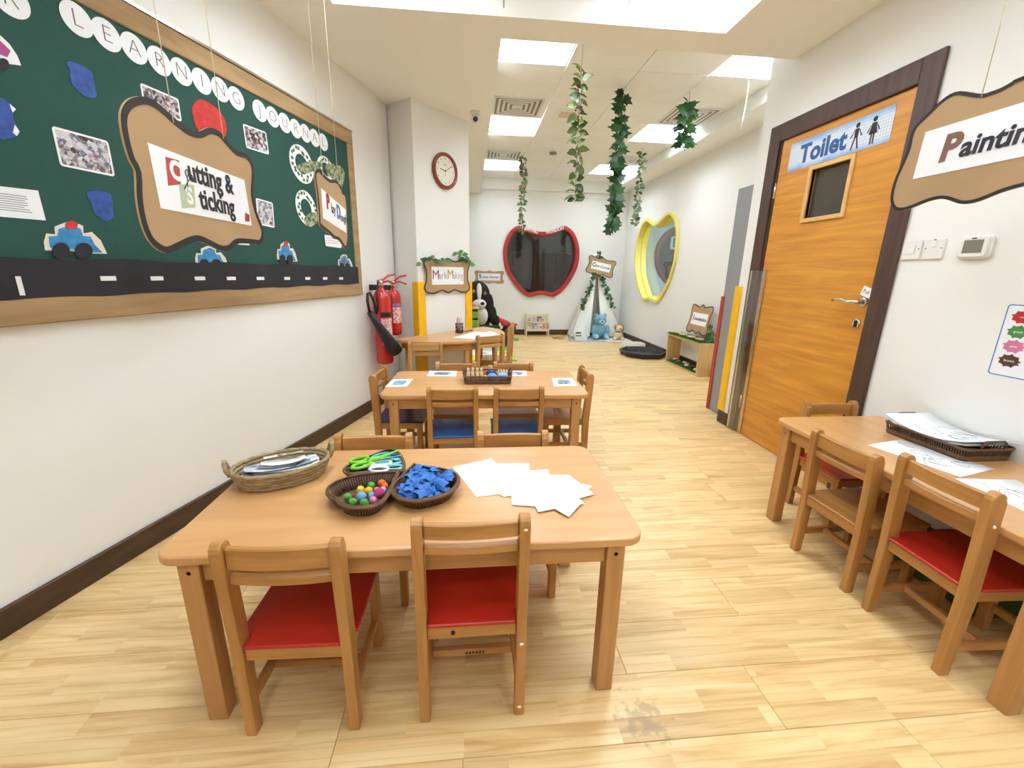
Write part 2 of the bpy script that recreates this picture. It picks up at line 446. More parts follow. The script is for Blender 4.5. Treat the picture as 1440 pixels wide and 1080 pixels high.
while y < YF-0.02:
    x0 = -1.62 + 0.289*(y-1.3) - 0.25 if y < 4.2 else -1.1
    x1 = XD+0.05 if y+PW/2 < YC else XR+0.05
    if y < -0.1: x0, x1 = -2.0, XD+0.05
    wd = min(PW, YF-y)
    x = x0 - random.choice((0.0, 0.25, 0.4, 0.6, 0.8, 1.0))*PL*0.8
    while x < x1:
        a, bq = max(x, x0), min(x+PL, x1)
        if bq-a > 0.03:
            me = full if (bq-a > PL-1e-4 and wd > PW-1e-4) else plank_mesh(bq-a, wd)
            inst('plank', me, floor, fim @ Matrix.Translation(((a+bq)/2, y+wd/2, 0)))
        x += PL
    y += PW; row += 1

def polar_hole(rect, hole):
    """matching points on the rectangle's border and the hole's outline, by angle about the hole's centre"""
    cx = (min(p[0] for p in hole)+max(p[0] for p in hole))/2; cy = (min(p[1] for p in hole)+max(p[1] for p in hole))/2
    x0, y0, x1, y1 = rect
    hp = sorted((math.atan2(p[1]-cy, p[0]-cx), math.hypot(p[0]-cx, p[1]-cy)) for p in hole)
    ang = sorted([h[0] for h in hp]+[math.atan2(yy-cy, xx-cx) for xx in (x0, x1) for yy in (y0, y1)])
    def rad(a):
        for i in range(len(hp)):
            a0, r0 = hp[i-1]; a1, r1 = hp[i]
            if i == 0: a0 -= 2*pi
            if a0 <= a <= a1: return r0+(r1-r0)*((a-a0)/(a1-a0) if a1 > a0 else 0)
        a0, r0 = hp[-1]; a1, r1 = hp[0]; a1 += 2*pi
        return r0+(r1-r0)*(a-a0)/(a1-a0)
    O, I = [], []
    for a in ang:
        ca, sa = cos(a), sin(a); t = 1e9
        if ca > 1e-9: t = min(t, (x1-cx)/ca)
        if ca < -1e-9: t = min(t, (x0-cx)/ca)
        if sa > 1e-9: t = min(t, (y1-cy)/sa)
        if sa < -1e-9: t = min(t, (y0-cy)/sa)
        O.append((cx+ca*t, cy+sa*t)); r = rad(a); I.append((cx+ca*r, cy+sa*r))
    return O, I

# --- walls
b = MB()
p = [lw(-3.6, 0), lw(3.03, 0), lw(3.03, 0, -0.15), lw(-3.6, 0, -0.15)]
b.prism([(q.x, q.y) for q in p], -0.01, ZS+0.3)
struct(b.build('wall_left', M_wall))
b = MB(); p = [cf(0, 0), cf(0.70, 0), cf(0.70, 0, -0.50), cf(0, 0, -0.50)]
b.prism([(q.x, q.y) for q in p], -0.01, ZS+0.25)
struct(b.build('wall_column', M_wall, bevel=0.004))
struct(MB().box((-1.15, 4.55, -0.01), (-1.0, YF+0.15, ZG+0.2)).build('wall_rear_left', M_wall))
struct(MB().box((-3.2, -2.15, -0.01), (XD+0.15, -2.0, ZG+0.2)).build('wall_back', M_wall))
DY0, DY1, DZ = 2.045, 3.065, 2.135     # door opening
b = MB(); b.box((XD, -2.0, -0.01), (XD+0.15, DY0, ZG+0.3)); b.box((XD, DY1, -0.01), (XD+0.15, YC, ZG+0.3)); b.box((XD, DY0, DZ), (XD+0.15, DY1, ZG+0.3))
struct(b.build('wall_right', M_wall))
struct(MB().box((XD+0.15, YC-0.15, -0.01), (XR+0.15, YC, ZG+0.3)).build('wall_return', M_wall))

# red apple window in the far wall
RED = [(250,146),(200,160),(145,205),(92,300),(62,420),(66,560),(100,680),(170,800),(265,915),(355,975),(440,962),(520,952),(600,968),(660,970),(755,905),(850,780),(925,630),(950,480),(935,345),(885,225),(810,158),(755,148),(690,180),(610,208),(520,216),(430,205),(340,172)]
def red_pt(p): q = on_y(p[0]/8.308+700, p[1]/8.308+300, YF); return (q.x, q.z)
red_out = smooth_closed([red_pt(p) for p in RED], 3)
red_in = shrink(red_out, 0.075)
FW = fr((0, YF, 0), (1, 0, 0))           # x right, y up, z out of the wall
O, I = polar_hole((-1.15, -0.01, XR+0.15, ZG+0.25), shrink(red_out, 0.03))
b = MB(); b.ring(O, I, -0.15, 0.0, m=FW); struct(b.build('wall_far', M_wall))
win1 = thing('window_1', None, None, (1.34, YF, 0.72), kind='structure')
win1['label'] = 'apple shaped window with padded red frame in the far white wall'
M_redframe = plain('red_frame', (176, 48, 50), 0.4, var=0.05)
b = MB()
n = len(red_out); mid = shrink(red_out, 0.035)
b.ring(red_out, red_in, 0.0, 0.05, m=FW); b.ring(shrink(red_out, 0.031), red_in, -0.15, 0.0, m=FW)
b.build('window_frame', M_redframe, win1, bevel=0.016, seg=2)
MB().prism(shrink(red_out, 0.055), -0.075, -0.069, m=FW).build('pane', glass('dark_window_glass', (0.80, 0.79, 0.76), 0.03), win1)
M_ptxt = plain('white_letters', (240, 226, 226), 0.5)
def curved(word, pts, size):
    cum = [0]
    for i in range(1, len(pts)): cum.append(cum[-1]+math.hypot(pts[i][0]-pts[i-1][0], pts[i][1]-pts[i-1][1]))
    for k, ch in enumerate(word):
        d = cum[-1]*(k+0.5)/len(word); i = max(j for j in range(len(cum)-1) if cum[j] <= d)
        t = (d-cum[i])/(cum[i+1]-cum[i]); x = pts[i][0]+(pts[i+1][0]-pts[i][0])*t; z = pts[i][1]+(pts[i+1][1]-pts[i][1])*t
        a = math.atan2(pts[i+1][1]-pts[i][1], pts[i+1][0]-pts[i][0])
        text(ch, size, M_ptxt, FW @ Matrix.Translation((x, z, 0.0515)) @ Matrix.Rotation(a, 4, 'Z'), win1, 'letter', bold=0.004)
dn = lambda L: [(x, z) for x, z in [red_pt(p) for p in L]]
curved('VIEWING', dn([(235, 172), (300, 178), (380, 200), (465, 226)]), 0.075)
curved('WINDOW', dn([(565, 226), (640, 212), (700, 190), (760, 172)]), 0.08)
# dim room behind it
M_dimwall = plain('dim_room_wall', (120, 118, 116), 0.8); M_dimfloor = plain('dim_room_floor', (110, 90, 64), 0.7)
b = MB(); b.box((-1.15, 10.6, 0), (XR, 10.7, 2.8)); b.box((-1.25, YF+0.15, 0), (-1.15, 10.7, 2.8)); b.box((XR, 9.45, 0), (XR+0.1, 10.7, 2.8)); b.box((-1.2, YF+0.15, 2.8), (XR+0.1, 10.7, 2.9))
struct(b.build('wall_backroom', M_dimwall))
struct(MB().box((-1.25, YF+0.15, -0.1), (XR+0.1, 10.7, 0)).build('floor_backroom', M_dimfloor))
M_cab = wood('dark_cabinet', (70, 58, 42), (84, 70, 52), 'Z')
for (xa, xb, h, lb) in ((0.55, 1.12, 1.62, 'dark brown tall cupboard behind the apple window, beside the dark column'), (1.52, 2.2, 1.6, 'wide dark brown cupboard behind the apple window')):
    t = thing('cupboard', lb, 'cupboard', ((xa+xb)/2, 9.75, 0))
    MB().box((xa, 9.55, 0), (xb, 9.95, h)).build('body', M_cab, t, bevel=0.004)
    for s in (0, 1):
        d = MB().box((xa+(xb-xa)*s/2+0.006, 9.532, 0.06), (xa+(xb-xa)*(s+1)/2-0.006, 9.549, h-0.03)).build('door', M_cab, t, bevel=0.003)
        hx = (xa+xb)/2 + (-0.03 if s == 0 else 0.03)
        MB().box((hx-0.005, 9.512, h*0.5), (hx+0.005, 9.532, h*0.5+0.12)).build('handle', M_chrome, d)
struct(MB().box((0.2, 9.0, 2.77), (0.8, 9.3, 2.795)).build('ceiling_backroom_lamp', emit('backroom_lamp', (0.9, 0.95, 1), 9.0)))  # unseen glowing box, added to lift the room behind the red window
MB().box((1.22, 10.2, 0), (1.42, 10.45, 2.795)).build('wall_backroom_column', M_cab)
struct(bpy.data.objects['wall_backroom_column'])

# yellow apple window in the rear wall
YEL = [(215,184),(168,228),(132,330),(106,470),(98,620),(110,760),(148,900),(180,966),(235,958),(290,986),(330,962),(392,860),(442,740),(482,600),(502,440),(506,280),(490,180),(440,118),(390,140),(340,196),(290,226),(255,208)]
def yel_pt(p): q = on_x(p[0]/6.75+880, p[1]/6.75+280, XR); return (-q.y, q.z)
yel_out = smooth_closed([yel_pt(p) for p in YEL], 3)
yel_in = shrink(yel_out, 0.05)
RW = fr((XR, 0, 0), (0, -1, 0))          # faces the room (-x)
O, I = polar_hole((-(YF+0.0), -0.01, -YC, ZG+0.25), shrink(yel_out, 0.02))
b = MB(); b.ring(O, I, -0.15, 0.0, m=RW); struct(b.build('wall_rear_right', M_wall))
win2 = thing('window_2', None, None, (XR, 6.9, 0.75), kind='structure')
win2['label'] = 'apple shaped window with deep yellow frame in the rear side wall'
M_yelframe = plain('yellow_frame', (240, 224, 112), 0.35, var=0.04)
b = MB(); b.ring(yel_out, yel_in, 0.0, 0.035, m=RW); b.ring(shrink(yel_out, 0.021), yel_in, -0.16, 0.0, m=RW)
b.build('window_frame', M_yelframe, win2, bevel=0.012, seg=2)
MB().ring(shrink(yel_out, 0.045), shrink(yel_out, 0.075), -0.10, -0.06, m=RW).build('inner_rim', M_yelframe, win2)
MB().prism(shrink(yel_out, 0.045), -0.155, -0.150, m=RW).build('pane', glass('window_glass', (0.92, 0.95, 0.95), 0.04), win2)
# room seen through it
M_cool = plain('playroom_wall', (226, 236, 238), 0.7, var=0.01)
b = MB(); b.box((XR+0.15, 9.35, 0), (6.0, 9.45, 2.8)); b.box((6.0, 4.0, 0), (6.1, 9.45, 2.8)); b.box((XR+0.15, 4.0, 2.8), (6.1, 9.45, 2.9)); b.box((XR+0.15, 3.95, 0), (6.1, 4.05, 2.8))
struct(b.build('wall_playroom', M_cool))
struct(MB().box((XR+0.15, 3.95, -0.1), (6.1, 9.45, 0)).build('floor_playroom', M_dimfloor))
t = thing('window_3', None, None, (4.3, 9.35, 1.0), kind='structure'); t['label'] = 'dark red rimmed round window seen through the yellow window'
PW3 = fr((0, 9.35, 0), (1, 0, 0))
def p3(px, py): q = on_y(px, py, 9.35); return (q.x, q.z)
oc = [p3(957+37*cos(a), 362+44*sin(a)) for a in [2*pi*i/36 for i in range(36)]]
MB().ring(oc, shrink(oc, 0.09), 0, 0.05, m=PW3).build('window_frame', plain('maroon_frame', (134, 62, 70), 0.45), t, bevel=0.01)
MB().prism(shrink(oc, 0.08), 0.002, 0.012, m=PW3).build('pane', blotch('dark_reflecting_pane', [(44, 40, 38), (70, 58, 50), (96, 88, 82)], 2.5, 0.15), t)  # dark patches paint reflections into the pane colour
q = p3(948, 342); s3 = thing('letter_plate', 'white square plate with letter B behind the yellow window', 'sign', (q[0], 9.28, q[1]))
MB().prism(rrect(0.22, 0.26, 0.03), 0.06, 0.07, m=PW3 @ Matrix.Translation((q[0], q[1], 0))).build('plate', M_white, s3)
text('B', 0.26, plain('teal_letter', (40, 84, 84), 0.5), PW3 @ Matrix.Translation((q[0], q[1], 0.071)), s3, bold=0.006)
MB().box((3.5, 4.8, 2.74), (4.9, 6.8, 2.79)).build('ceiling_playroom_lamp', emit('playroom_lamp', (0.85, 0.95, 1), 9.0)); struct(bpy.data.objects['ceiling_playroom_lamp'])  # unseen glowing panel, added to brighten the room behind the yellow window

# --- ceiling
ceil = thing('ceiling', None, None, (0, 3, ZS), kind='structure')
b = MB()
SX0, SX1, SY0, SY1 = -0.72, 1.485, -1.6, 2.785       # recess over the tables
b.box((-3.2, -2.1, ZS), (SX0, 4.9, ZS+0.04)); b.box((SX0, SY1, ZS), (0.195, 4.9, ZS+0.04)); b.box((-1.15, 4.9, ZS), (0.195, YF, ZS+0.04))
b.box((SX1, -2.1, ZS), (XD, SY1, ZS+0.04)); b.box((SX0, -2.1, ZS), (SX1, SY0, ZS+0.04))
b.box((0.195, SY1, ZS), (XD, 3.02, ZS+0.3))
b.box((0.155, 3.02, ZS+0.0401), (0.195, YF, ZG+0.1))
b.build('plaster_soffit', M_ceil, ceil)
b = MB()
b.box((SX0-0.04, SY0, ZS+0.0405), (SX0, SY1, 2.70)); b.box((SX1, SY0, ZS+0.0405), (SX1+0.04, SY1, 2.70)); b.box((SX0, SY0-0.04, ZS+0.0405), (SX1, SY0, 2.70)); b.box((SX0, SY1, ZS+0.0405), (0.19, SY1+0.04, 2.70))
b.box((SX0-0.04, SY0-0.04, 2.70), (SX1+0.04, SY1+0.04, 2.86))
# openings for the fittings are covered by their housings
b.build('recess', M_ceil, ceil)
b = MB(); b.box((2.58, YC, 2.67), (XR, YF, ZG+0.1)); b.box((0.195, 8.245, 2.62), (2.58, YF, ZG+0.1)); b.build('bulkhead', M_ceil, ceil)
MB().box((-1.15, 3.02, ZG+0.12), (XR, YF, ZG+0.16)).build('void_lid', M_ceil, ceil)
GX = [0.18, 0.78, 1.38, 1.98]; GY = [3.28+0.62*k for k in range(8)]; TW, TD = 0.6, 0.62
LIGHTS = {(0, 0), (0, 3), (0, 6), (3, 0), (3, 3), (3, 6)}; VENTS = {(0, 2), (0, 5), (3, 2), (3, 5)}
tile = MB().box((-TW/2+0.003, -TD/2+0.003, 0), (TW/2-0.003, TD/2-0.003, 0.02)).mesh('ceiling_tile', M_tile)
cim = FRAMES[ceil.name].inverted()
for i, gx in enumerate(GX):
    for j, gy in enumerate([3.28-0.62]+GY):
        if (i, j-1) in LIGHTS or (i, j-1) in VENTS: continue
        inst('ceiling_tile', tile, ceil, cim @ Matrix.Translation((gx+TW/2, gy+TD/2, ZG)))

# --- skirting boards
def skirt(name, a, bq, nrm, h=0.1, t=0.016):
    a, bq, nrm = Vector(a), Vector(bq), Vector(nrm)
    q = [a, bq, bq+nrm*t, a+nrm*t]
    return struct(MB().prism([(v.x, v.y) for v in q], 0, h).build(name, M_base, bevel=0.003))
skirt('baseboard_left', lw(-3.5, 0, 0.0005), lw(3.01, 0, 0.0005), LN)
skirt('baseboard_far', (-0.98, YF-0.0005, 0), (XR-0.02, YF-0.0005, 0), (0, -1, 0))
skirt('baseboard_rear_right', (XR-0.0005, YC+0.5, 0), (XR-0.0005, YF-0.02, 0), (-1, 0, 0))
skirt('baseboard_right', (XD-0.0005, -1.9, 0), (XD-0.0005, 1.985, 0), (-1, 0, 0))
skirt('baseboard_corner', (XD-0.0005, 3.125, 0), (XD-0.0005, YC+0.004, 0), (-1, 0, 0))
skirt('baseboard_column', cf(0.085, 0, 0.0005), cf(0.60, 0, 0.0005), CN)

# --- toilet door
door = thing('door_1', None, None, (XD, 2.555, 0), kind='structure'); door['label'] = 'light wooden door in a dark brown frame, small square window at the top'
DWm = fr((XD, 0, 0), (0, -1, 0))
b = MB()
b.box((XD-0.018, 1.988, 0), (XD-0.0005, 2.09, 2.19)); b.box((XD-0.018, 3.02, 0), (XD-0.0005, 3.12, 2.19)); b.box((XD-0.018, 2.09, 2.08), (XD-0.0005, 3.02, 2.19))
b.build('architrave', M_frame, door, bevel=0.004)
b = MB(); b.box((XD, DY0+0.001, 0), (XD+0.14, 2.082, DZ-0.001)); b.box((XD, 3.0, 0), (XD+0.14, DY1-0.001, DZ-0.001)); b.box((XD, 2.082, 2.083), (XD+0.14, 3.0, DZ-0.001)); b.build('jamb', M_frame, door)
LY0, LY1, LZ1 = 2.088, 2.994, 2.078; WY0, WY1, WZ0, WZ1 = 2.40, 2.68, 1.555, 1.835
b = MB(); X0, X1 = XD+0.002, XD+0.042
b.box((X0, LY0, 0.006), (X1, WY0, LZ1)); b.box((X0, WY1, 0.006), (X1, LY1, LZ1)); b.box((X0, WY0, 0.006), (X1, WY1, WZ0)); b.box((X0, WY0, WZ1), (X1, WY1, LZ1))
leaf = b.build('door_leaf', M_door, door)
b = MB(); f = 0.026
b.box((X0-0.012, WY0-f, WZ0-f), (X0+0.02, WY0, WZ1+f)); b.box((X0-0.012, WY1, WZ0-f), (X0+0.02, WY1+f, WZ1+f)); b.box((X0-0.012, WY0, WZ0-f), (X0+0.02, WY1, WZ0)); b.box((X0-0.012, WY0, WZ1), (X0+0.02, WY1, WZ1+f))
b.build('window_bead', wood('bead_wood', (214, 164, 98), (230, 184, 120), 'Y'), door, bevel=0.003)
MB().box((X0+0.022, WY0-0.005, WZ0-0.005), (X0+0.028, WY1+0.005, WZ1+0.005)).build('pane', plain('dark_door_glass', (70, 66, 58), 0.12, coat=0.6), door)
hy, hz = 2.135, 1.075
h = MB().lathe([(0.026, 0), (0.026, 0.008), (0.02, 0.011)], 24, m=fr((X0-0.0005, hy, hz), (0, -1, 0))).build('handle_rose', M_chrome, door)
path = [(X0-0.006, hy, hz), (X0-0.045, hy, hz), (X0-0.052, hy+0.015, hz), (X0-0.052, hy+0.05, hz-0.004), (X0-0.052, hy+0.09, hz+0.008), (X0-0.052, hy+0.125, hz+0.006), (X0-0.052, hy+0.15, hz-0.002)]
MB().tube(path, [0.011, 0.011, 0.011, 0.011, 0.009, 0.008, 0.006], 10).build('lever', M_chrome, door)
k = MB().lathe([(0.025, 0), (0.025, 0.006), (0.02, 0.009)], 24, m=fr((X0-0.0005, hy+0.012, hz-0.115), (0, -1, 0))).build('lock_rose', M_chrome, door)
MB().box((X0-0.014, hy+0.005, hz-0.135), (X0-0.009, hy+0.018, hz-0.100)).build('keyhole', M_ink, door)
for z in (0.2, 1.72):
    MB().tube([(XD-0.004, 2.999, z), (XD-0.004, 2.999, z+0.1)], 0.008, 8).build('hinge', M_chrome, door)
# clear plastic finger guard over the hinge side
fg = thing('finger_guard', 'clear plastic finger guard strip over the door hinge side', 'finger guard', (XD-0.03, 3.02, 0.01))
q = [(XD-0.0188, 3.085), (XD-0.045, 3.04), (XD-0.045, 3.0), (XD-0.001, 2.955)]
vs = [(x, y, z) for z in (0.012, 1.238) for x, y in q]
MB().add(vs, [(i, i+1, i+5, i+4) for i in range(3)]).build('clear_sheet', glass('clear_plastic', (0.86, 0.84, 0.80), 0.10, 0.06), fg)
for x, y in ((XD-0.0215, 3.083), (XD-0.003, 2.957)):
    MB().box((x-0.003, y-0.011, 0.012), (x+0.002, y+0.011, 1.238)).build('edge_strip', M_chrome, fg)

# grey screen at the end of the door wall, corner guards
t = tag(MB().box((2.198, YC+0.02, 0.004), (2.24, 3.600, 1.89)).build('screen_panel', plain('grey_panel', (150, 150, 152), 0.55, var=0.01), bevel=0.003), 'tall plain grey panel standing behind the yellow corner guard', 'panel')
g = thing('corner_guard', 'slim red edge guard on the grey panel', 'corner guard', (2.198, 3.6, 0.0))
MB().box((2.186, 3.572, 0.0), (2.1975, 3.612, 1.024)).box((2.186, 3.6005, 0.0), (2.236, 3.612, 1.024)).build('strip', M_redguard, g, bevel=0.003)
def guard(name, label, c, e1, e2, w1, w2, z0, z1, mat, bolts=3):
    """L-shaped guard wrapped round a corner: c corner, e1/e2 directions along the two faces (away from the corner)"""
    c, e1, e2 = Vector(c), Vector(e1), Vector(e2); t = 0.018
    g = thing(name, label, 'corner guard', (c.x, c.y, z0))
    o = c - e1*t - e2*t
    q = [o, c+e1*w1-e2*t, c+e1*w1-e2*0.0006, c-e1*0.0006-e2*0.0006, c+e2*w2-e1*0.0006, c+e2*w2-e1*t]
    MB().prism([(v.x, v.y) for v in q], z0, z1).build('strip', mat, g, bevel=0.005, seg=2)
    for k in range(bolts):
        zz = z0+0.06+(z1-z0-0.12)*k/(bolts-1); p = c+e1*w1*0.6-e2*t
        MB().lathe([(0.005, 0), (0.004, 0.002)], 8, m=fr((p.x, p.y, zz), e1)).build('screw', M_chrome, g)
    return g
guard('corner_guard', 'yellow corner guard on the white wall end beside the grey panel', (XD, YC, 0), (0, -1, 0), (1, 0, 0), 0.06, 0.05, 0.105, 1.119, M_yellow)
guard('corner_guard', 'yellow corner guard on the clock column, on the fire extinguisher side', cf(0, 0), CE, -CN, 0.075, 0.06, 0.003, 1.096, M_yellow)
guard('corner_guard', 'yellow corner guard on the clock column, on the storage trays side', cf(0.70, 0), -CE, -CN, 0.075, 0.06, 0.003, 1.091, M_yellow)

# ================================================================== CEILING FITTINGS
M_tube = emit('lamp_tube', LAMP_COL, LAMP*1.25)
def ceiling_light(x, y, z, wx, wy, label, group):
    t = thing('ceiling_light', label, 'ceiling light', (x+wx/2, y+wy/2, z-0.004), group=group)
    b = MB(); a = 0.012
    b.box((x, y, z-0.004), (x+wx, y+a, z+0.004)); b.box((x, y+wy-a, z-0.004), (x+wx, y+wy, z+0.004)); b.box((x, y+a, z-0.004), (x+a, y+wy-a, z+0.004)); b.box((x+wx-a, y+a, z-0.004), (x+wx, y+wy-a, z+0.004))
    b.build('trim_frame', M_steel, t)
    MB().box((x+a, y+a, z+0.042), (x+wx-a, y+wy-a, z+0.05)).build('diffuser', M_tube, t)
    for k in range(1, 4):
        xx = x+wx*k/4; MB().box((xx-0.0015, y+a, z+0.002), (xx+0.0015, y+wy-a, z+0.036)).build('louvre_blade', M_steel, t)
    for k in range(1, 6):
        yy = y+wy*k/6; MB().box((x+a, yy-0.0012, z+0.008), (x+wx-a, yy+0.0012, z+0.03)).build('louvre_blade', M_steel, t)
    return t
for i, j in sorted(LIGHTS):
    side = 'over the clock column side' if i == 0 else 'beside the yellow window wall'
    n = ['first grid light behind the plaster beam, ', 'grid light between two air vents, ', 'grid light close to the red window wall, '][j//3]
    ceiling_light(GX[i]+0.003, GY[j]+0.003, ZG, TW-0.006, TD-0.006, n+side, 'square grid lights in the tiled ceiling')
b_rec = 2.70
for y in (2.165, 0.55, -1.1):  # beam row is visible; the other two rows are unseen, added for lighting
    for x in (SX0+0.01, SX1-0.61):
        lb = {2.165: 'recess light by the plaster beam', 0.55: 'recess light above the front table', -1.1: 'recess light at the back end of the ceiling recess'}[y]
        ceiling_light(x, y, b_rec-0.054, 0.6, 0.6, lb+(' on the notice board side' if x < 0 else ' on the toilet door side'), 'lights in the ceiling recess')
def vent(x, y, z, label):
    t = thing('air_vent', label, 'air vent', (x+TW/2, y+TD/2, z-0.004), group='square air vents in the tiled ceiling')
    MB().box((x+0.003, y+0.003, z+0.004), (x+TW-0.003, y+TD-0.003, z+0.012)).build('face_plate', M_tile, t)
    cx, cy = x+TW/2, y+TD/2
    for k in range(5):
        h = 0.245-0.048*k; sq = lambda a: [(cx-a, cy-a), (cx+a, cy-a), (cx+a, cy+a), (cx-a, cy+a)]
        MB().ring(sq(h), sq(h-0.022), z-0.004+0.0*k, z+0.0038).build('vane', M_steel, t)
        if k < 4: MB().ring(sq(h-0.0225), sq(h-0.0475), z+0.002, z+0.0037).build('slot', plain('vent_slot', (148, 138, 116), 0.8), t)
for i, j in sorted(VENTS):
    vent(GX[i], GY[j], ZG, ('vent in front of the middle grid light' if j == 2 else 'vent in front of the farthest grid light')+(' on the clock column side' if i == 0 else ' on the yellow window side'))
p = on_z(797, 160, ZG)
t = thing('access_panel', 'small square panel set in a ceiling tile behind the berry garland', 'panel', (p.x, p.y, ZG-0.012))
MB().box((p.x-0.13, p.y-0.13, ZG-0.008), (p.x+0.13, p.y+0.13, ZG-0.0005)).build('plate', M_tile, t, bevel=0.003)
MB().box((p.x-0.08, p.y-0.08, ZG-0.016), (p.x+0.08, p.y+0.08, ZG-0.0085)).build('cover', plain('cream_cover', (226, 206, 180), 0.5), t, bevel=0.004)
p = on_z(778, 212, ZG)
t = thing('smoke_detector', 'small round smoke detector on the tiled ceiling', 'smoke detector', (p.x, p.y, ZG-0.05))
MB().lathe([(0.055, ZG-0.02), (0.055, ZG-0.0005)], 20, m=Matrix.Translation((p.x, p.y, 0))).build('base', M_white, t)
MB().lathe([(0.02, ZG-0.05), (0.045, ZG-0.045), (0.05, ZG-0.0205)], 20, m=Matrix.Translation((p.x, p.y, 0))).build('cap', plain('detector_grey', (150, 142, 126), 0.5), t)
p = on_z(668, 157, ZS)
t = thing('security_camera', 'small white dome security camera with black lens under the plaster ceiling', 'camera', (p.x, p.y, ZS-0.09))
MB().lathe([(0.045, ZS-0.02), (0.045, ZS-0.0005)], 20, m=Matrix.Translation((p.x, p.y, 0))).build('base', M_white, t)
MB().ball((p.x, p.y, ZS-0.055), 0.036, 16, 12).build('ball', M_white, t)
d = (CP-Vector((p.x, p.y, ZS-0.055))).normalized(); q = Vector((p.x, p.y, ZS-0.055))+(d+Vector((0.15, 0, -0.1)))*0.017
MB().ball(q, 0.0245, 14, 10).build('lens', plain('black_lens', (22, 18, 20), 0.1, coat=0.5), t)

# ================================================================== FURNITURE
def rect_table(loc, rz, L, D, H, label, leg=0.05, ox=0.05, oy=0.014):
    t = thing('table', label, 'table', loc, rz, 'rectangular beech tables')
    th = 0.026
    MB().prism(rrect(L, D, 0.05, 5), H-th, H).build('tabletop', M_top, t, bevel=0.008, seg=3, local=True)
    lx, ly = L/2-ox, D/2-oy
    for sx in (-1, 1):
        for sy in (-1, 1):
            x0, x1 = sorted((sx*lx, sx*(lx-leg))); y0, y1 = sorted((sy*ly, sy*(ly-leg)))
            lg = MB().box((x0, y0, 0), (x1, y1, H-th-0.0005)).build('leg', W_z, t, bevel=0.004, seg=2, local=True)
            o = FRAMES[lg.name].inverted() @ FRAMES[t.name]
            MB().lathe([(0.0055, 0), (0.0055, 0.0016)], 8, m=o @ fr((sx*(lx-leg/2), sy*ly, H-th-0.03), (-sy*-1, 0, 0)) @ Matrix.Translation((0, 0, 0.0))).build('bolt_hole', M_ink, lg, local=True)
    for sy in (-1, 1):
        y = sorted((sy*(ly-0.012), sy*(ly-0.034)))
        MB().box((-lx+leg+0.0005, y[0], H-th-0.062), (lx-leg-0.0005, y[1], H-th-0.0005)).build('apron', W_x, t, bevel=0.002, local=True)
    for sx in (-1, 1):
        x = sorted((sx*(lx-0.012), sx*(lx-0.034)))
        MB().box((x[0], -ly+leg+0.0005, H-th-0.062), (x[1], ly-leg-0.0005, H-th-0.0005)).build('apron', W_y, t, bevel=0.002, local=True)
    return t
TH = 0.525
rect_table((-0.1535, 1.2565, 0), 0, 1.229, 0.623, TH, 'rectangular table with craft baskets and white sheets on it')
rect_table((0.09, 2.60, 0), radians(-1.1), 1.19, 0.60, TH, 'rectangular table with dark tray of wooden pegs and picture cards')
rect_table((1.792, 1.305, 0), radians(90), 1.125, 0.594, TH, 'rectangular table against the wall under the painting sign')

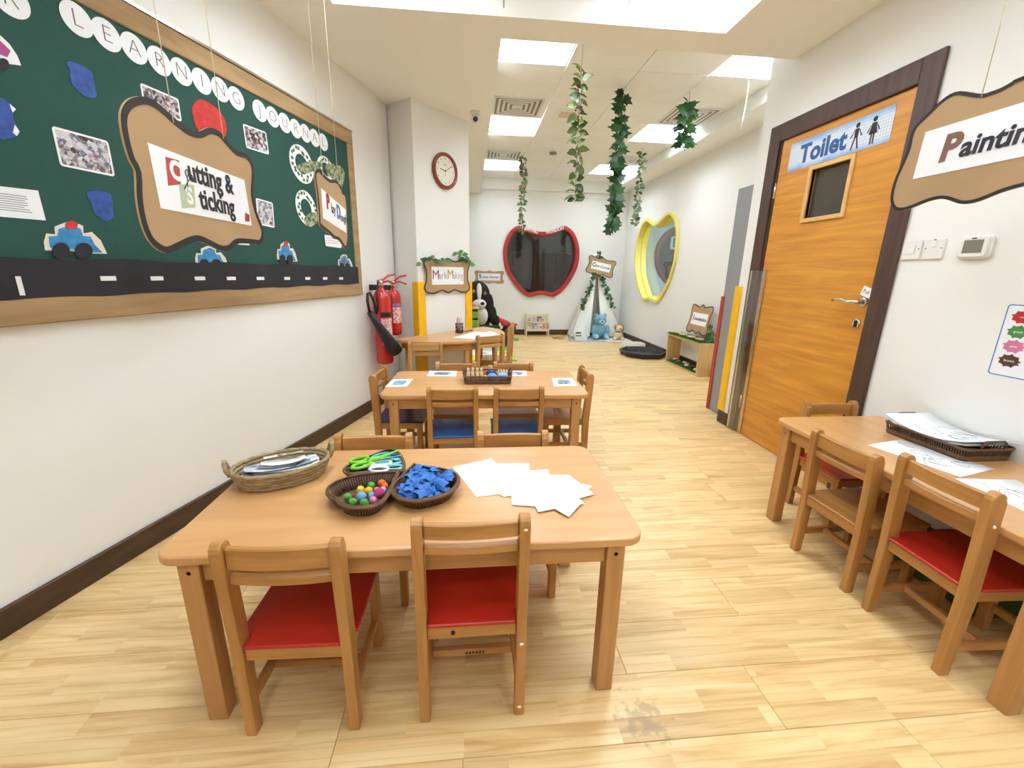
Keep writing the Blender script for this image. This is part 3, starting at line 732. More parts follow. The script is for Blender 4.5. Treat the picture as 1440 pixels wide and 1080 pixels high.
def make_chair(label, loc, rz, H=0.578, SZ=0.288, Wd=0.285, Dp=0.295, seat=None, wx=None, wy=None, wz=None, group=None, sh=0.058):
    """origin: floor, middle of the back face of the rear posts; faces local +y"""
    wx, wy, wz = wx or C_x, wy or C_y, wz or C_z; seat = seat or wx
    t = thing('child_chair', label, 'chair', loc, rz, group)
    pw, pd = 0.027, 0.042; hw = Wd/2
    for s in (-1, 1):
        x0, x1 = sorted((s*hw, s*(hw-pw)))
        # profile in y,z with rounded head, leaning back a touch above the seat and at the foot
        lean = 0.012
        prof = [(0.004, 0), (0.004+pd*0.8, 0), (pd+0.006, SZ*0.9), (pd-lean+0.004, H-0.03)]
        prof += [(pd/2-lean+pd/2*cos(a), H-0.022+0.022*sin(a)) for a in [pi*k/6 for k in range(7)]]
        prof += [(-lean, H-0.03), (0.004, SZ*0.9)]
        m = Matrix(((0, 0, 1, 0), (1, 0, 0, 0), (0, 1, 0, 0), (0, 0, 0, 1)))
        MB().prism(prof, x0, x1, m=m).build('rear_post', wz, t, bevel=0.003, seg=2, local=True)
        MB().box((x0, Dp-0.034, 0), (x1, Dp, SZ-0.0125)).build('front_leg', wz, t, bevel=0.003, local=True)
        xr = sorted((s*(hw-0.007), s*(hw-0.025)))
        MB().box((xr[0], pd+0.005, SZ-0.052), (xr[1], Dp-0.0345, SZ-0.0125)).build('seat_rail', wy, t, bevel=0.002, local=True)
        MB().box((xr[0], pd+0.002, 0.085), (xr[1], Dp-0.0345, 0.112)).build('stretcher', wy, t, bevel=0.002, local=True)
    MB().box((-hw+pw+0.0005, 0.012, SZ-0.050), (hw-pw-0.0005, 0.036, SZ-0.0125)).build('seat_rail', wx, t, bevel=0.002, local=True)
    MB().box((-hw+pw+0.0005, Dp-0.028, SZ-0.052), (hw-pw-0.0005, Dp-0.008, SZ-0.0125)).build('seat_rail', wx, t, bevel=0.002, local=True)
    MB().box((-hw+0.026, Dp*0.42, 0.087), (hw-0.026, Dp*0.42+0.02, 0.110)).build('stretcher', wx, t, bevel=0.002, local=True)
    # seat panel, notched between the posts
    q = [(-hw+pw+0.001, 0.006), (hw-pw-0.001, 0.006), (hw-pw-0.001, pd+0.008), (hw+0.004, pd+0.008), (hw+0.004, Dp+0.008), (-hw-0.004, Dp+0.008), (-hw-0.004, pd+0.008), (-hw+pw+0.001, pd+0.008)]
    MB().prism(q, SZ-0.012, SZ).build('seat', seat, t, bevel=0.003, local=True)
    # bowed back slats
    def slat(name, z0, z1, th):
        n = 10; vs = []; fs = []
        for i in range(n+1):
            u = -1+2*i/n; x = u*(hw-pw-0.0005); bow = -0.009*(1-u*u)
            yb = 0.010-0.012*(z0-SZ)/(H-SZ)
            for (yy, zz) in ((yb+bow, z0), (yb+bow+th, z0), (yb+bow+th, z1), (yb+bow, z1)): vs.append((x, yy, zz))
        for i in range(n):
            for k in range(4):
                l = (k+1) % 4; fs.append((i*4+k, i*4+l, i*4+4+l, i*4+4+k))
        fs += [(3, 2, 1, 0), (n*4, n*4+1, n*4+2, n*4+3)]
        MB().add(vs, fs).build(name, wx, t, bevel=0.003, local=True)
    z1_ = H-0.016; z0_ = z1_-sh
    slat('back_slat', z0_, z1_, 0.018)
    slat('back_slat', z0_-0.042, z0_-0.017, 0.018)
    return t
G1, G2, G3, G4 = 'chairs at the craft table', 'chairs at the peg tray table', 'chairs at the wall table', 'chairs at the half-round table'
def facing(a): return radians(a)
make_chair('low red-seat chair with its back before the pom-pom basket', (-0.451, 0.900, 0), radians(-1.5), 0.588, 0.288, 0.292, 0.30, M_red, group=G1)
B = make_chair('taller red-seat chair with chipped posts before the white sheets', (-0.0015, 0.902, 0), radians(0.0), 0.632, 0.32, 0.286, 0.30, M_red, group=G1, sh=0.042)
make_chair('chair on the scissors basket side, only slatted back showing over the craft table', (-0.385, 1.632, 0), pi, 0.572, 0.288, 0.30, 0.30, group=G1)
make_chair('chair tucked in across from the white sheets on the craft table', (0.168, 1.632, 0), pi, 0.572, 0.288, 0.29, 0.30, group=G1)
D_x, D_y, D_z = C_x, C_y, C_z
make_chair('blue-seat chair backing onto the craft table, in front of the peg end of the tray', (-0.103, 2.275, 0), 0, 0.58, 0.288, 0.285, 0.30, M_blue, group=G2)
make_chair('blue-seat chair backing onto the craft table, in front of the playdough end of the tray', (0.267, 2.275, 0), 0, 0.58, 0.288, 0.285, 0.30, M_blue, group=G2)
make_chair('chair across the peg table with its back towards the fire extinguishers and half-round table', (-0.103, 2.965, 0), pi, 0.58, 0.288, 0.285, 0.30, group=G2)
make_chair('chair across the peg table, standing on the open floor side of its twin', (0.30, 2.965, 0), pi, 0.58, 0.288, 0.285, 0.30, group=G2)
make_chair('navy-seat chair at the peg table end below the notice board', (-0.595, 2.70, 0), radians(-94), 0.58, 0.288, 0.285, 0.30, M_navy, group=G2)
make_chair('plain wood-seat chair at the peg table end on the open floor side', (0.772, 2.70, 0), radians(88), 0.58, 0.288, 0.285, 0.30, group=G2)
make_chair('all-wood chair at the wall table, beside the red-seat one', (1.448, 1.420, 0), radians(-88), 0.585, 0.288, 0.288, 0.30, group=G3)
make_chair('red-seat chair with chipped posts at the wall table, beside the all-wood chair', (1.450, 1.064, 0), radians(-92), 0.632, 0.32, 0.286, 0.30, M_red, group=G3, sh=0.048)
make_chair('red-seat chair at the end of the wall table by the toilet door', (1.865, 1.965, 0), pi, 0.578, 0.288, 0.29, 0.30, M_red, group=G3)
make_chair('red-seat chair at the wall table end away from the toilet door', (1.935, 0.80, 0), radians(0), 0.578, 0.288, 0.29, 0.30, M_red, group=G3)

M_chip = plain('bare_chip', (240, 232, 216), 0.7)
def chips(ch, spots):
    for x, y, z, r in spots:
        MB().ball((x, y, z), (r, 0.0025, r*0.8), 8, 6).build('paint_chip', M_chip, ch, local=True)
chips(B, [(0.130, -0.0105, 0.60, 0.007), (0.130, 0.0035, 0.245, 0.006), (0.129, 0.0035, 0.03, 0.006)])
for k in range(6): MB().box((-0.02+0.010*k, 0.1245, 0.094), (-0.0145+0.010*k, 0.1258, 0.102)).build('ink_mark', M_ink, B, local=True)
MB().ball((-0.05, 0.0115, 0.288), (0.006, 0.002, 0.008), 8, 6).build('knot', M_ink, B, local=True)
chips(bpy.data.objects['child_chair.011'], [(-0.1435, 0.02, 0.40, 0.006), (-0.1435, 0.02, 0.09, 0.006), (0.1435, 0.015, 0.53, 0.006)])

# half-round table against the clock column
HZ = 0.62
c0 = cf(0.245, 0, 0.055)     # middle of the straight edge
ang = math.atan2(CE.y, CE.x)
t = thing('half_round_table', 'half-round beech table with pencil pot, against the clock column', 'table', (c0.x, c0.y, 0), ang)
R = 0.60
o = [(R*cos(a), R*sin(a)) for a in [-pi*k/32 for k in range(33)]]
MB().prism(o, HZ-0.024, HZ).build('tabletop', M_top, t, bevel=0.006, seg=2, local=True)
b = MB(); o2 = [((R-0.07)*cos(a), (R-0.07)*sin(a)-0.03) for a in [-pi*k/24 for k in range(25)]]; o3 = [((R-0.09)*cos(a), (R-0.09)*sin(a)-0.03) for a in [-pi*k/24 for k in range(25)]]
for i in range(24):
    b.prism([o2[i], o2[i+1], o3[i+1], o3[i]], HZ-0.085, HZ-0.0245)
b.build('apron', W_x, t, local=True)
for lx, ly in ((-0.50, -0.06), (0.50, -0.06), (-0.2, -0.50), (0.2, -0.50)):
    MB().tube([(lx, ly, 0), (lx*0.97, ly*0.97, HZ-0.025)], [0.02, 0.027], 12).build('leg', W_z, t, local=True)
L_x = wood('light_chair_x', (176, 128, 70), (202, 154, 94), 'X'); L_y = wood('light_chair_y', (176, 128, 70), (202, 154, 94), 'Y'); L_z = wood('light_chair_z', (176, 128, 70), (202, 154, 94), 'Z')
M_yseat = wood('yellow_seat', (222, 172, 60), (236, 190, 84), 'X', rough=0.25)
def chair_at(p0, p1, z, label, **k):
    """place a chair by the pixels of its two post heads (first = its local left when seen from behind)"""
    a, b2 = on_z(*p0, z), on_z(*p1, z); m = (a+b2)/2; d = (b2-a)
    make_chair(label, (m.x, m.y, 0), math.atan2(d.y, d.x), H=z, Wd=0.285, wx=L_x, wy=L_y, wz=L_z, group=G4, **k)
a = radians(0)
make_chair('pale chair at the half-round table by the fire extinguishers', (-0.375, 3.545, 0), radians(2), 0.622, 0.30, 0.285, 0.30, None, L_x, L_y, L_z, G4)
make_chair('yellow-seat chair at the half-round table curve, set at an angle', (0.178, 3.72, 0), radians(30), 0.665, 0.31, 0.285, 0.30, M_yseat, L_x, L_y, L_z, G4)
make_chair('chair at the half-round table end facing the clock column', (0.425, 4.36, 0), radians(80), 0.68, 0.32, 0.285, 0.30, None, L_x, L_y, L_z, G4)

# ================================================================== NOTICE BOARD
LWm = lambda s, z, off: fr(lw(s, z, off), LD)
BS0, BS1, BZ0, BZ1 = -0.45, 2.40, 1.0, 2.165
board = thing('notice_board', 'large dark green notice board with brown hessian trim', 'notice board', tuple(lw((BS0+BS1)/2, BZ0)), math.atan2(LD.y, LD.x))
m0 = LWm(0, 0, 0)
MB().box((BS0+0.02, BZ0+0.02, 0.0006), (BS1-0.02, BZ1-0.02, 0.018), m=m0).build('green_panel', M_green, board)
TW_ = 0.088
for nm, a, bq in (('bottom', (BS0, BZ0), (BS1, BZ0+TW_)), ('top', (BS0, BZ1-TW_), (BS1, BZ1)), ('end', (BS1-0.075, BZ0+TW_), (BS1, BZ1-TW_)), ('end', (BS0, BZ0+TW_), (BS0+0.075, BZ1-TW_))):
    MB().box((a[0], a[1], 0.0006), (bq[0], bq[1], 0.026), m=m0).build('trim_strip', M_burlap, board, bevel=0.004)
MB().box((BS0, BZ1+0.0005, 0.0006), (BS1, BZ1+0.012, 0.030), m=m0).build('metal_rail', M_chrome, board)
# black paper road along the bottom with white dashes
RZ0, RZ1 = BZ0+0.085, BZ0+0.215
n = 40; vs = []
for i in range(n+1):
    s = BS0+0.08+(BS1-BS0-0.135)*i/n
    vs += [(s, RZ0+0.004*sin(i*1.3), 0.0275), (s, RZ1+0.004*sin(i*0.9+1), 0.0275+0.0012*sin(i*2.1))]
road = MB().add(vs, [(2*i, 2*i+2, 2*i+3, 2*i+1) for i in range(n)], m=m0).build('paper_road', M_black, board)
for px in (14.5*0+28, 152, 220.5, 281, 325, 366, 403.5, 432.6, 457, 479.5):
    py = 391.5 if px > 100 else 402
    s, z = on_lw(px, py, 0.028)
    w_, h_ = (0.055, 0.017) if px > 100 else (0.014, 0.06)
    if px > 400: w_ = 0.05
    MB().box((s-w_/2, z-h_/2, 0.0292), (s+w_/2, z+h_/2, 0.0298), m=m0).build('road_dash', M_paper, road)

OFFB = 0.0185
# letters of the heading on white paper discs
M_pen = plain('grey_pen', (82, 72, 74), 0.6)
discs = [('R', 14, -3, 'letter disc R before LEARNING, half out of sight at the board top'), ('L', 109, 27, 'letter disc L starting LEARNING'), ('E', 151, 49, 'letter disc E of LEARNING'), ('A', 189.5, 68, 'letter disc A of LEARNING'), ('R', 225, 86, 'letter disc R of LEARNING'), ('N', 256, 101, 'letter disc first N of LEARNING'), ('I', 284.5, 114.5, 'letter disc I of LEARNING'), ('N', 310.5, 126, 'letter disc second N of LEARNING'), ('G', 333, 138.5, 'letter disc G ending LEARNING'),
         ('J', 366, 156, 'letter disc J starting JOURNAL'), ('O', 384, 164.5, 'letter disc O of JOURNAL'), ('U', 401, 173, 'letter disc U of JOURNAL'), ('R', 416.5, 181, 'letter disc R of JOURNAL'), ('N', 430, 187.5, 'letter disc N of JOURNAL'), ('A', 443, 194, 'letter disc A of JOURNAL'), ('L', 455, 200, 'letter disc L ending JOURNAL')]
disc_mesh = None
for ch, px, py, lb in discs:
    s, z = on_lw(px, py, OFFB+0.004)
    t = thing('letter_disc', lb, 'paper disc', tuple(lw(s, z-0.055, OFFB)), math.atan2(LD.y, LD.x), 'white letter discs of the board heading')
    mm = LWm(s, z, OFFB+0.0008)
    MB().prism(circle(0.051, 28), 0, 0.0012, m=mm).build('disc', M_paper, t)
    text(ch, 0.078, M_pen, mm @ Matrix.Translation((0, 0, 0.0016)), t, depth=0.0003, bold=-0.002)

def flat(name, px_pts, mat, label, cat, off=OFFB, th=0.0015, sub=1, parent=None, group=None, frame='lw'):
    pts = [on_lw(x, y, off) for x, y in px_pts]
    if sub > 1: pts = smooth_closed(pts, sub)
    b = MB().prism(pts, off+0.0006, off+0.0006+th, m=m0)
    o = b.build(name, mat, parent)
    if parent is None: tag(o, label, cat, group)
    return o
def C1(x, y): return (x/2.25, y/2.25)
def C2(x, y): return (x/2.842+140, y/2.842+100)
# photographs
M_photo = blotch('photo_print', [(36, 30, 32), (120, 84, 82), (210, 202, 206), (222, 214, 216), (70, 78, 110), (232, 228, 230)], 60)
M_photo2 = blotch('photo_print_crowd', [(30, 24, 28), (70, 54, 56), (150, 120, 118), (206, 198, 202), (226, 222, 226)], 75)
def photo(pts, mat, label):
    w = [on_lw(x, y, OFFB) for x, y in pts]
    c = (sum(p[0] for p in w)/4, sum(p[1] for p in w)/4)
    t = thing('photo_print', label, 'photograph', tuple(lw(c[0], min(p[1] for p in w), OFFB)), math.atan2(LD.y, LD.x), 'photographs on the notice board')
    ww = (w[1][0]-w[0][0]+w[2][0]-w[3][0])/2; hh = (w[0][1]-w[3][1]+w[1][1]-w[2][1])/2
    a = math.atan2(w[1][1]-w[0][1], w[1][0]-w[0][0])
    mm = LWm(c[0], c[1], OFFB+0.0006) @ Matrix.Rotation(a, 4, 'Z')
    MB().prism(rrect(ww, hh, 0.01), 0, 0.001, m=mm).build('border', M_paper, t)
    MB().prism(rrect(ww-0.014, hh-0.014, 0.006), 0.00105, 0.0013, m=mm).build('print', mat, t)
photo([(73, 177), (153, 199), (160, 249), (83, 232)], M_photo, 'laminated classroom photo of a craft table, beside blue painted splats')
photo([(196.5, 116), (250, 139), (256, 173), (202, 150)], M_photo2, 'group photo peeping out above the Cutting & Sticking sign')
photo([(342, 174), (374, 186), (378, 219), (345, 206)], M_photo2, 'small photo below JOURNAL beside the red painted blob')
photo([(355, 277), (382, 285), (387, 320), (367, 317)], M_photo, 'photo half hidden behind the end of the Cutting & Sticking sign')
# white text sheets
def sheet(pts, label, lines=8):
    w = [on_lw(x, y, OFFB) for x, y in pts]; c = (sum(p[0] for p in w)/4, sum(p[1] for p in w)/4)
    t = thing('text_sheet', label, 'paper sheet', tuple(lw(c[0], min(p[1] for p in w), OFFB)), math.atan2(LD.y, LD.x), 'printed sheets on the notice board')
    MB().prism(w, OFFB+0.0006, OFFB+0.0016, m=m0).build('paper', M_paper, t)
    x0, x1, z0, z1 = w[0][0], w[1][0], (w[3][1]+w[2][1])/2, (w[0][1]+w[1][1])/2
    for k in range(lines):
        zz = z1-(z1-z0)*(0.25+0.6*k/lines); MB().box((x0+(x1-x0)*0.1, zz, OFFB+0.0017), (x1-(x1-x0)*(0.16+0.12*random.random()), zz+0.0025, OFFB+0.0019), m=m0).build('text_line', plain('print_grey', (150, 144, 150), 0.6), t)
sheet([(-60, 255), (53, 268), (64, 310), (-56, 300)], 'white printed page above the long straight road at the board start')
sheet([(456, 330), (480, 334), (480, 349), (458, 346)], 'small white note under the Play Dough sign', 3)
sheet([(333, 339), (349, 340), (351, 345), (335, 344)], 'sliver of white note under the Cutting & Sticking sign', 2)
# painted paper splats
M_splat = plain('blue_paint', (46, 80, 158), 0.6, var=0.3, scale=40, bump=0.2)
M_redsplat = plain('red_paint', (206, 50, 44), 0.6, var=0.2, scale=40, bump=0.2)
def C0(x, y): return (x/7.71, y/7.71)
def C5(x, y): return (x/5.4, y/5.4+120)
flat('paint_splat', [C0(*p) for p in ((715, 690), (760, 665), (860, 700), (980, 770), (1005, 850), (1025, 960), (1045, 1020), (1030, 1055), (950, 1060), (860, 1000), (780, 920), (755, 830), (750, 740))], M_splat, 'blue painted splat high on the board under letter L', 'painting', sub=2)
t = flat('paint_splat', [C5(*p) for p in ((-70, 120), (10, 95), (50, 130), (105, 180), (95, 235), (110, 280), (145, 350), (130, 385), (40, 410), (0, 405), (-60, 350))], M_splat, 'large blue and white painted splat left of the craft table photo', 'painting', sub=2)
tag(t, 'large blue painted splat with white torn tips beside the laminated craft photo')
flat('white_tip', [C5(*p) for p in ((70, 140), (118, 182), (95, 205), (85, 185))], M_paper, None, None, off=OFFB+0.0017, parent=t)
flat('white_tip', [C5(*p) for p in ((110, 300), (145, 350), (125, 385), (95, 360))], M_paper, None, None, off=OFFB+0.0017, parent=t)
flat('paint_splat', [C5(*p) for p in ((655, 830), (685, 805), (780, 805), (840, 830), (850, 890), (855, 950), (862, 980), (845, 1010), (810, 1032), (760, 1005), (710, 970), (695, 900))], M_splat, 'blue painted splat just above the first paper plate car', 'painting', sub=2)
def C7(x, y): return (x/6.545+180, y/6.545+100)
flat('paint_splat', [C7(*p) for p in ((650, 260), (720, 280), (800, 330), (870, 410), (905, 500), (895, 590), (860, 615), (780, 590), (700, 570), (625, 520), (600, 430), (586, 330))], M_redsplat, 'red painted round splat above the Cutting & Sticking sign', 'painting', sub=2)
# half-hidden pink and white cone at the board edge
t = flat('paper_cone', [C0(*p) for p in ((-260, 300), (0, 385), (100, 480), (180, 600), (225, 710), (60, 690), (-240, 640))], M_paper, 'white paper plate piece with pink patch, high at the board start', 'craft')
flat('pink_patch', [C0(*p) for p in ((-160, 400), (0, 445), (110, 550), (75, 620), (0, 590), (-160, 560))], plain('pink_paint', (176, 72, 136), 0.6), None, None, off=OFFB+0.0017, parent=t)
flat('wheel', [C0(*p) for p in [(20+75*cos(a), 700+70*sin(a)) for a in [2*pi*i/16 for i in range(16)]]], M_black, None, None, off=OFFB+0.0017, parent=t)
# paper plate cars
M_carblue = plain('car_blue', (62, 138, 190), 0.6, var=0.3, scale=40)
M_cream = plain('plate_cream', (232, 224, 208), 0.6)
def car(x0, x1, y0, y1, label, roof=True, mixed=False):
    """outline in unit box (0..1, 0 top..1 bottom) mapped to pixels"""
    U = lambda L: [(x0+(x1-x0)*x, y0+(y1-y0)*y) for x, y in L]
    s0, z0 = on_lw((x0+x1)/2, y1, OFFB)
    t = thing('plate_car', label, 'craft car', tuple(lw(s0, z0, OFFB)), math.atan2(LD.y, LD.x), 'paper plate cars along the board road')
    flat('plate', U([(0.0, 0.55), (0.04, 0.32), (0.18, 0.34), (0.17, 0.14), (0.35, 0.03), (0.5, 0.04), (0.62, 0.12), (0.63, 0.32), (0.76, 0.28), (0.9, 0.5), (1.0, 0.85), (0.6, 0.84), (0.45, 0.78), (0.02, 0.76)]), M_cream, None, None, parent=t)
    flat('paint', U([(0.08, 0.4), (0.22, 0.38), (0.24, 0.2), (0.45, 0.1), (0.58, 0.2), (0.62, 0.38), (0.74, 0.4), (0.8, 0.6), (0.93, 0.82), (0.62, 0.8), (0.44, 0.72), (0.1, 0.68)]), blotch('mixed_paint', [(50, 120, 190), (120, 80, 160), (60, 160, 120), (70, 150, 200)], 60) if mixed else M_carblue, None, None, off=OFFB+0.0017, parent=t)
    if roof: flat('roof_dot', U([(0.44+0.1*cos(a), 0.10+0.11*sin(a)) for a in [2*pi*i/14 for i in range(14)]]), M_redsplat, None, None, off=OFFB+0.0034, parent=t)
    for cx in (0.27, 0.63):
        flat('wheel', U([(cx+0.14*cos(a), 0.78+0.22*sin(a)) for a in [2*pi*i/18 for i in range(18)]]), M_black, None, None, off=OFFB+0.0051, th=0.003, parent=t)
car(61, 150, 311, 365, 'largest paper plate car, blue with red roof dot, at the road start')
car(274, 321, 345, 379, 'blue paper plate car right below the Cutting & Sticking sign', roof=False)
car(389, 418, 339, 373, 'paper plate car with big red dot, in mid road')
car(475, 496, 357, 380, 'small mixed-colour paper plate car at the road end', roof=False, mixed=True)
# green mosaic paper rings
M_leafA = plain('mosaic_green', (58, 112, 48), 0.6, var=0.35, scale=60)
M_leafB = blotch('mosaic_dark', [(40, 70, 40), (96, 110, 70), (190, 190, 160), (60, 100, 50)], 60)
def C8(x, y): return (x/4.5+380, y/4.5+180)
def wreath(cx, cy, rx, ry, tilt, label, tail):
    O_ = []; I_ = []
    for i in range(28):
        a = 2*pi*i/28
        for L, k in ((O_, 1.0), (I_, 0.52)):
            x, y = rx*k*cos(a), ry*k*sin(a); L.append(on_lw(*C8(cx+x*cos(tilt)-y*sin(tilt), cy+x*sin(tilt)+y*cos(tilt)), OFFB))
    c = on_lw(*C8(cx, cy+ry), OFFB)
    t = thing('paper_wreath', label, 'craft ring', tuple(lw(c[0], c[1], OFFB)), math.atan2(LD.y, LD.x), 'green mosaic rings on the notice board')
    MB().ring(O_, I_, OFFB+0.0006, OFFB+0.002, m=m0).build('ring', M_paper, t)
    rnd = random.Random(int(cx))
    for i in range(20):
        a = 2*pi*(i+rnd.uniform(-0.3, 0.3))/20; k = rnd.uniform(0.62, 0.92)
        x, y = rx*k*cos(a), ry*k*sin(a); p = on_lw(*C8(cx+x*cos(tilt)-y*sin(tilt), cy+x*sin(tilt)+y*cos(tilt)), OFFB)
        s = 0.010; q = [(p[0]+s*1.3*cos(r)*rnd.uniform(0.7, 1.2), p[1]+s*sin(r)*1.3) for r in (0.4+a, 2.1+a, 3.4+a, 5.2+a)]
        MB().prism(q, OFFB+0.0021, OFFB+0.0027, m=m0).build('green_scrap', M_leafA if rnd.random() < 0.75 else M_leafB, t)
    flat('tail', [C8(*p) for p in tail], M_leafB, None, None, off=OFFB+0.003, parent=t, sub=2)
wreath(196, 228, 66, 132, -0.35, 'upper green mosaic ring beside the Play Dough sign', [(170, 240), (220, 215), (310, 215), (310, 250), (240, 285), (190, 275)])
wreath(226, 508, 60, 120, -0.3, 'lower green mosaic ring beside the Play Dough sign', [(215, 570), (260, 535), (300, 545), (300, 590), (260, 625), (225, 610)])
wreath(352, 262, 46, 92, -0.4, 'green mosaic ring behind the top of the Play Dough sign', [(350, 230), (440, 240), (470, 290), (460, 350), (440, 395), (420, 330), (360, 300)])

# ================================================================== HANGING AND WALL SIGNS
def plaque(t, outline, m, th=0.005, edge=0.012, edge_mat=None):
    """cardboard plaque: board, black edge band.  outline in frame m"""
    MB().prism(outline, 0, th, m=m).build('cardboard', M_card, t)
    MB().ring(outline, shrink(outline, edge), th+0.0002, th+0.0014, m=m).build('black_edge', edge_mat or M_edge, t)
def strings(t, pts, ztop=ZS, r=0.0014):
    for p in pts:
        MB().tube([(p[0], p[1], p[2]), (p[0], p[1], p[2]+0.3), (p[0], p[1], ztop)], r, 6).build('string', M_string, t)
# Cutting & Sticking: vertical plane x = -0.8 facing +x
XC = -0.80
cut_px = [(75,170),(100,118),(150,100),(200,112),(250,150),(300,195),(345,228),(390,240),(430,225),(470,240),(505,280),(540,315),(580,330),(605,370),(612,420),(608,500),(625,570),(650,640),(640,690),(600,690),(545,690),(515,715),(480,718),(430,695),(390,680),(350,690),(300,715),(260,728),(215,705),(180,660),(155,590),(140,500),(135,400),(110,350),(85,260)]
def px_x(p, X): q = on_x(*p, X); return (q.y, q.z)
o = smooth_closed([px_x(C2(*p), XC) for p in cut_px], 3)
mC = fr((XC, 0, 0), (0, 1, 0))
t = thing('hanging_sign', 'large cardboard Cutting & Sticking sign hung before the notice board', 'sign', (XC, 1.5, min(p[1] for p in o)), group='hanging cardboard signs')
plaque(t, o, mC, edge=0.017)
q = [px_x(C2(*p), XC+0.006) for p in ((192, 285), (578, 435), (608, 618), (245, 548))]
MB().prism(q, 0.0055, 0.0062, m=mC).build('paper', M_paper, t)
def put(body, px, py, size, mat, X, m, t, **k):
    y, z = px_x((px, py), X); return text(body, size, mat, m @ Matrix.Translation((y if m is mC else -y, z, k.pop('lift', 0.0072))), t, **k)
def box_at(pts, mat, X, m, t, name, z0=0.0064, z1=0.0068, sgn=1):
    MB().prism([(sgn*px_x(C2(*p), X)[0], px_x(C2(*p), X)[1]) for p in pts], z0, z1, m=m).build(name, mat, t)
box_at([(263, 342), (318, 357), (326, 452), (275, 458)], plain('red_tile', (188, 70, 66), 0.6), XC+0.007, mC, t, 'red_letter_tile')
box_at([(318, 452), (378, 455), (384, 545), (330, 548)], plain('green_tile', (182, 196, 160), 0.6), XC+0.007, mC, t, 'green_letter_tile')
put('C', *C2(293, 401), 0.066, M_paper, XC, mC, t, bold=0.003)
put('S', *C2(350, 501), 0.062, M_paper, XC, mC, t, bold=0.002)
M_txt = plain('text_black', (38, 34, 44), 0.6)
put('utting &', *C2(440, 432), 0.080, M_txt, XC, mC, t, bold=0.002, sx=0.92)
put('ticking', *C2(464, 530), 0.080, M_txt, XC, mC, t, bold=0.002, sx=0.92)
_y, _z = px_x(C2(341, 442), XC); _m = mC @ Matrix.Translation((_y, _z, 0.0074)) @ Matrix.Rotation(radians(60), 4, 'Z')
_b = MB()
for _s in (-1, 1):
    _b.tube([(0.022+0.009*cos(u), _s*0.009+0.007*sin(u), 0) for u in [2*pi*i/14 for i in range(14)]], 0.0013, 5, closed=True, m=_m)
    _b.tube([(0.014, _s*0.006, 0), (0, 0, 0), (-0.03, -_s*0.007, 0)], 0.0012, 5, m=_m)
_b.build('scissors_mark', M_txt, t)
box_at([(582, 565), (600, 575), (600, 602), (582, 600)], plain('logo_red', (150, 56, 48), 0.6), XC+0.007, mC, t, 'logo_mark')
strings(t, [(XC+0.007, *px_x((240, 172), XC)), (XC+0.007, *px_x((311, 195), XC))])
# Play Dough
XP = -0.65
dou = [(275,300),(280,265),(300,258),(330,290),(370,325),(410,330),(440,370),(450,400),(470,420),(480,500),(485,600),(487,700),(475,765),(455,745),(430,710),(400,700),(370,670),(330,640),(305,610),(300,540),(290,420),(280,350)]
o = smooth_closed([px_x(C8(*p), XP) for p in dou], 3); mP = fr((XP, 0, 0), (0, 1, 0))
t = thing('hanging_sign', 'cardboard Play Dough sign hung before the end of the notice board', 'sign', (XP, 2.25, min(p[1] for p in o)), group='hanging cardboard signs')
plaque(t, o, mP, edge=0.014)
q = [px_x(C8(*p), XP+0.006) for p in ((322, 380), (478, 518), (482, 665), (335, 570))]
MB().prism(q, 0.0055, 0.0062, m=mP).build('paper', M_paper, t)
def putP(body, p, size, mat, **k):
    y, z = px_x(C8(*p), XP); text(body, size, mat, mP @ Matrix.Translation((y, z, 0.0072)), t, **k)
putP('P', (356, 470), 0.085, plain('text_maroon', (150, 44, 54), 0.6), bold=0.004)
putP('lay', (390, 513), 0.06, M_txt); putP('D', (424, 535), 0.085, plain('text_steel', (70, 120, 160), 0.6), bold=0.004); putP('ough', (456, 572), 0.055, M_txt)
strings(t, [(XP+0.007, *px_x((452, 250), XP)), (XP+0.007, *px_x((474, 262), XP))])
# Painting: plane x = 1.5 facing -x, mirrored half lies outside the frame
XA = 1.50
def C9(x, y): return (x/5.145+1240, y/5.145+100)
pa = [(1029,40),(960,75),(880,120),(800,150),(740,165),(660,155),(580,145),(510,165),(440,215),(390,260),(320,330),(250,400),(215,480),(200,560),(160,660),(110,770),(80,870),(75,950),(100,1000),(160,1010),(240,985),(340,945),(430,925),(500,935),(570,960),(640,960),(720,940),(820,900),(900,870),(1029,835)]
h = [px_x(C9(*p), XA) for p in pa]; yc = min(q[0] for q in h)-0.012
half = [(-y, z) for y, z in h]; full_o = half + [(-(2*yc-y), z) for y, z in reversed(h)]
mA = fr((XA, 0, 0), (0, -1, 0))
t = thing('hanging_sign', 'cardboard Painting sign hung above the wall table', 'sign', (XA, yc, min(p[1] for p in h)), group='hanging cardboard signs')
o = smooth_closed(full_o, 2); plaque(t, o, mA, edge=0.010)
a = [px_x(p, XA-0.006) for p in ((1307, 184), (1284, 252))]; zt, zb = a[0][1], a[1][1]
MB().prism([(-1.432, zt), (-(2*yc-1.432), zt), (-(2*yc-1.438), zb), (-1.438, zb)], 0.0055, 0.0062, m=mA).build('paper', M_paper, t)
def putA(body, px, py, size, mat, **k):
    y, z = px_x((px, py), XA); text(body, size, mat, mA @ Matrix.Translation((-y, z, 0.0072)), t, **k)
putA('P', 1338, 209, 0.105, plain('text_brown', (130, 88, 74), 0.6), bold=0.004, shear=0.1)
putA('ainting', 1353, 209, 0.078, M_txt, align='LEFT', bold=0.002, shear=0.1)
strings(t, [(XA-0.007, *px_x((1383, 137), XA)), (XA-0.007, 2*yc-px_x((1383, 137), XA)[0], px_x((1383, 137), XA)[1])])
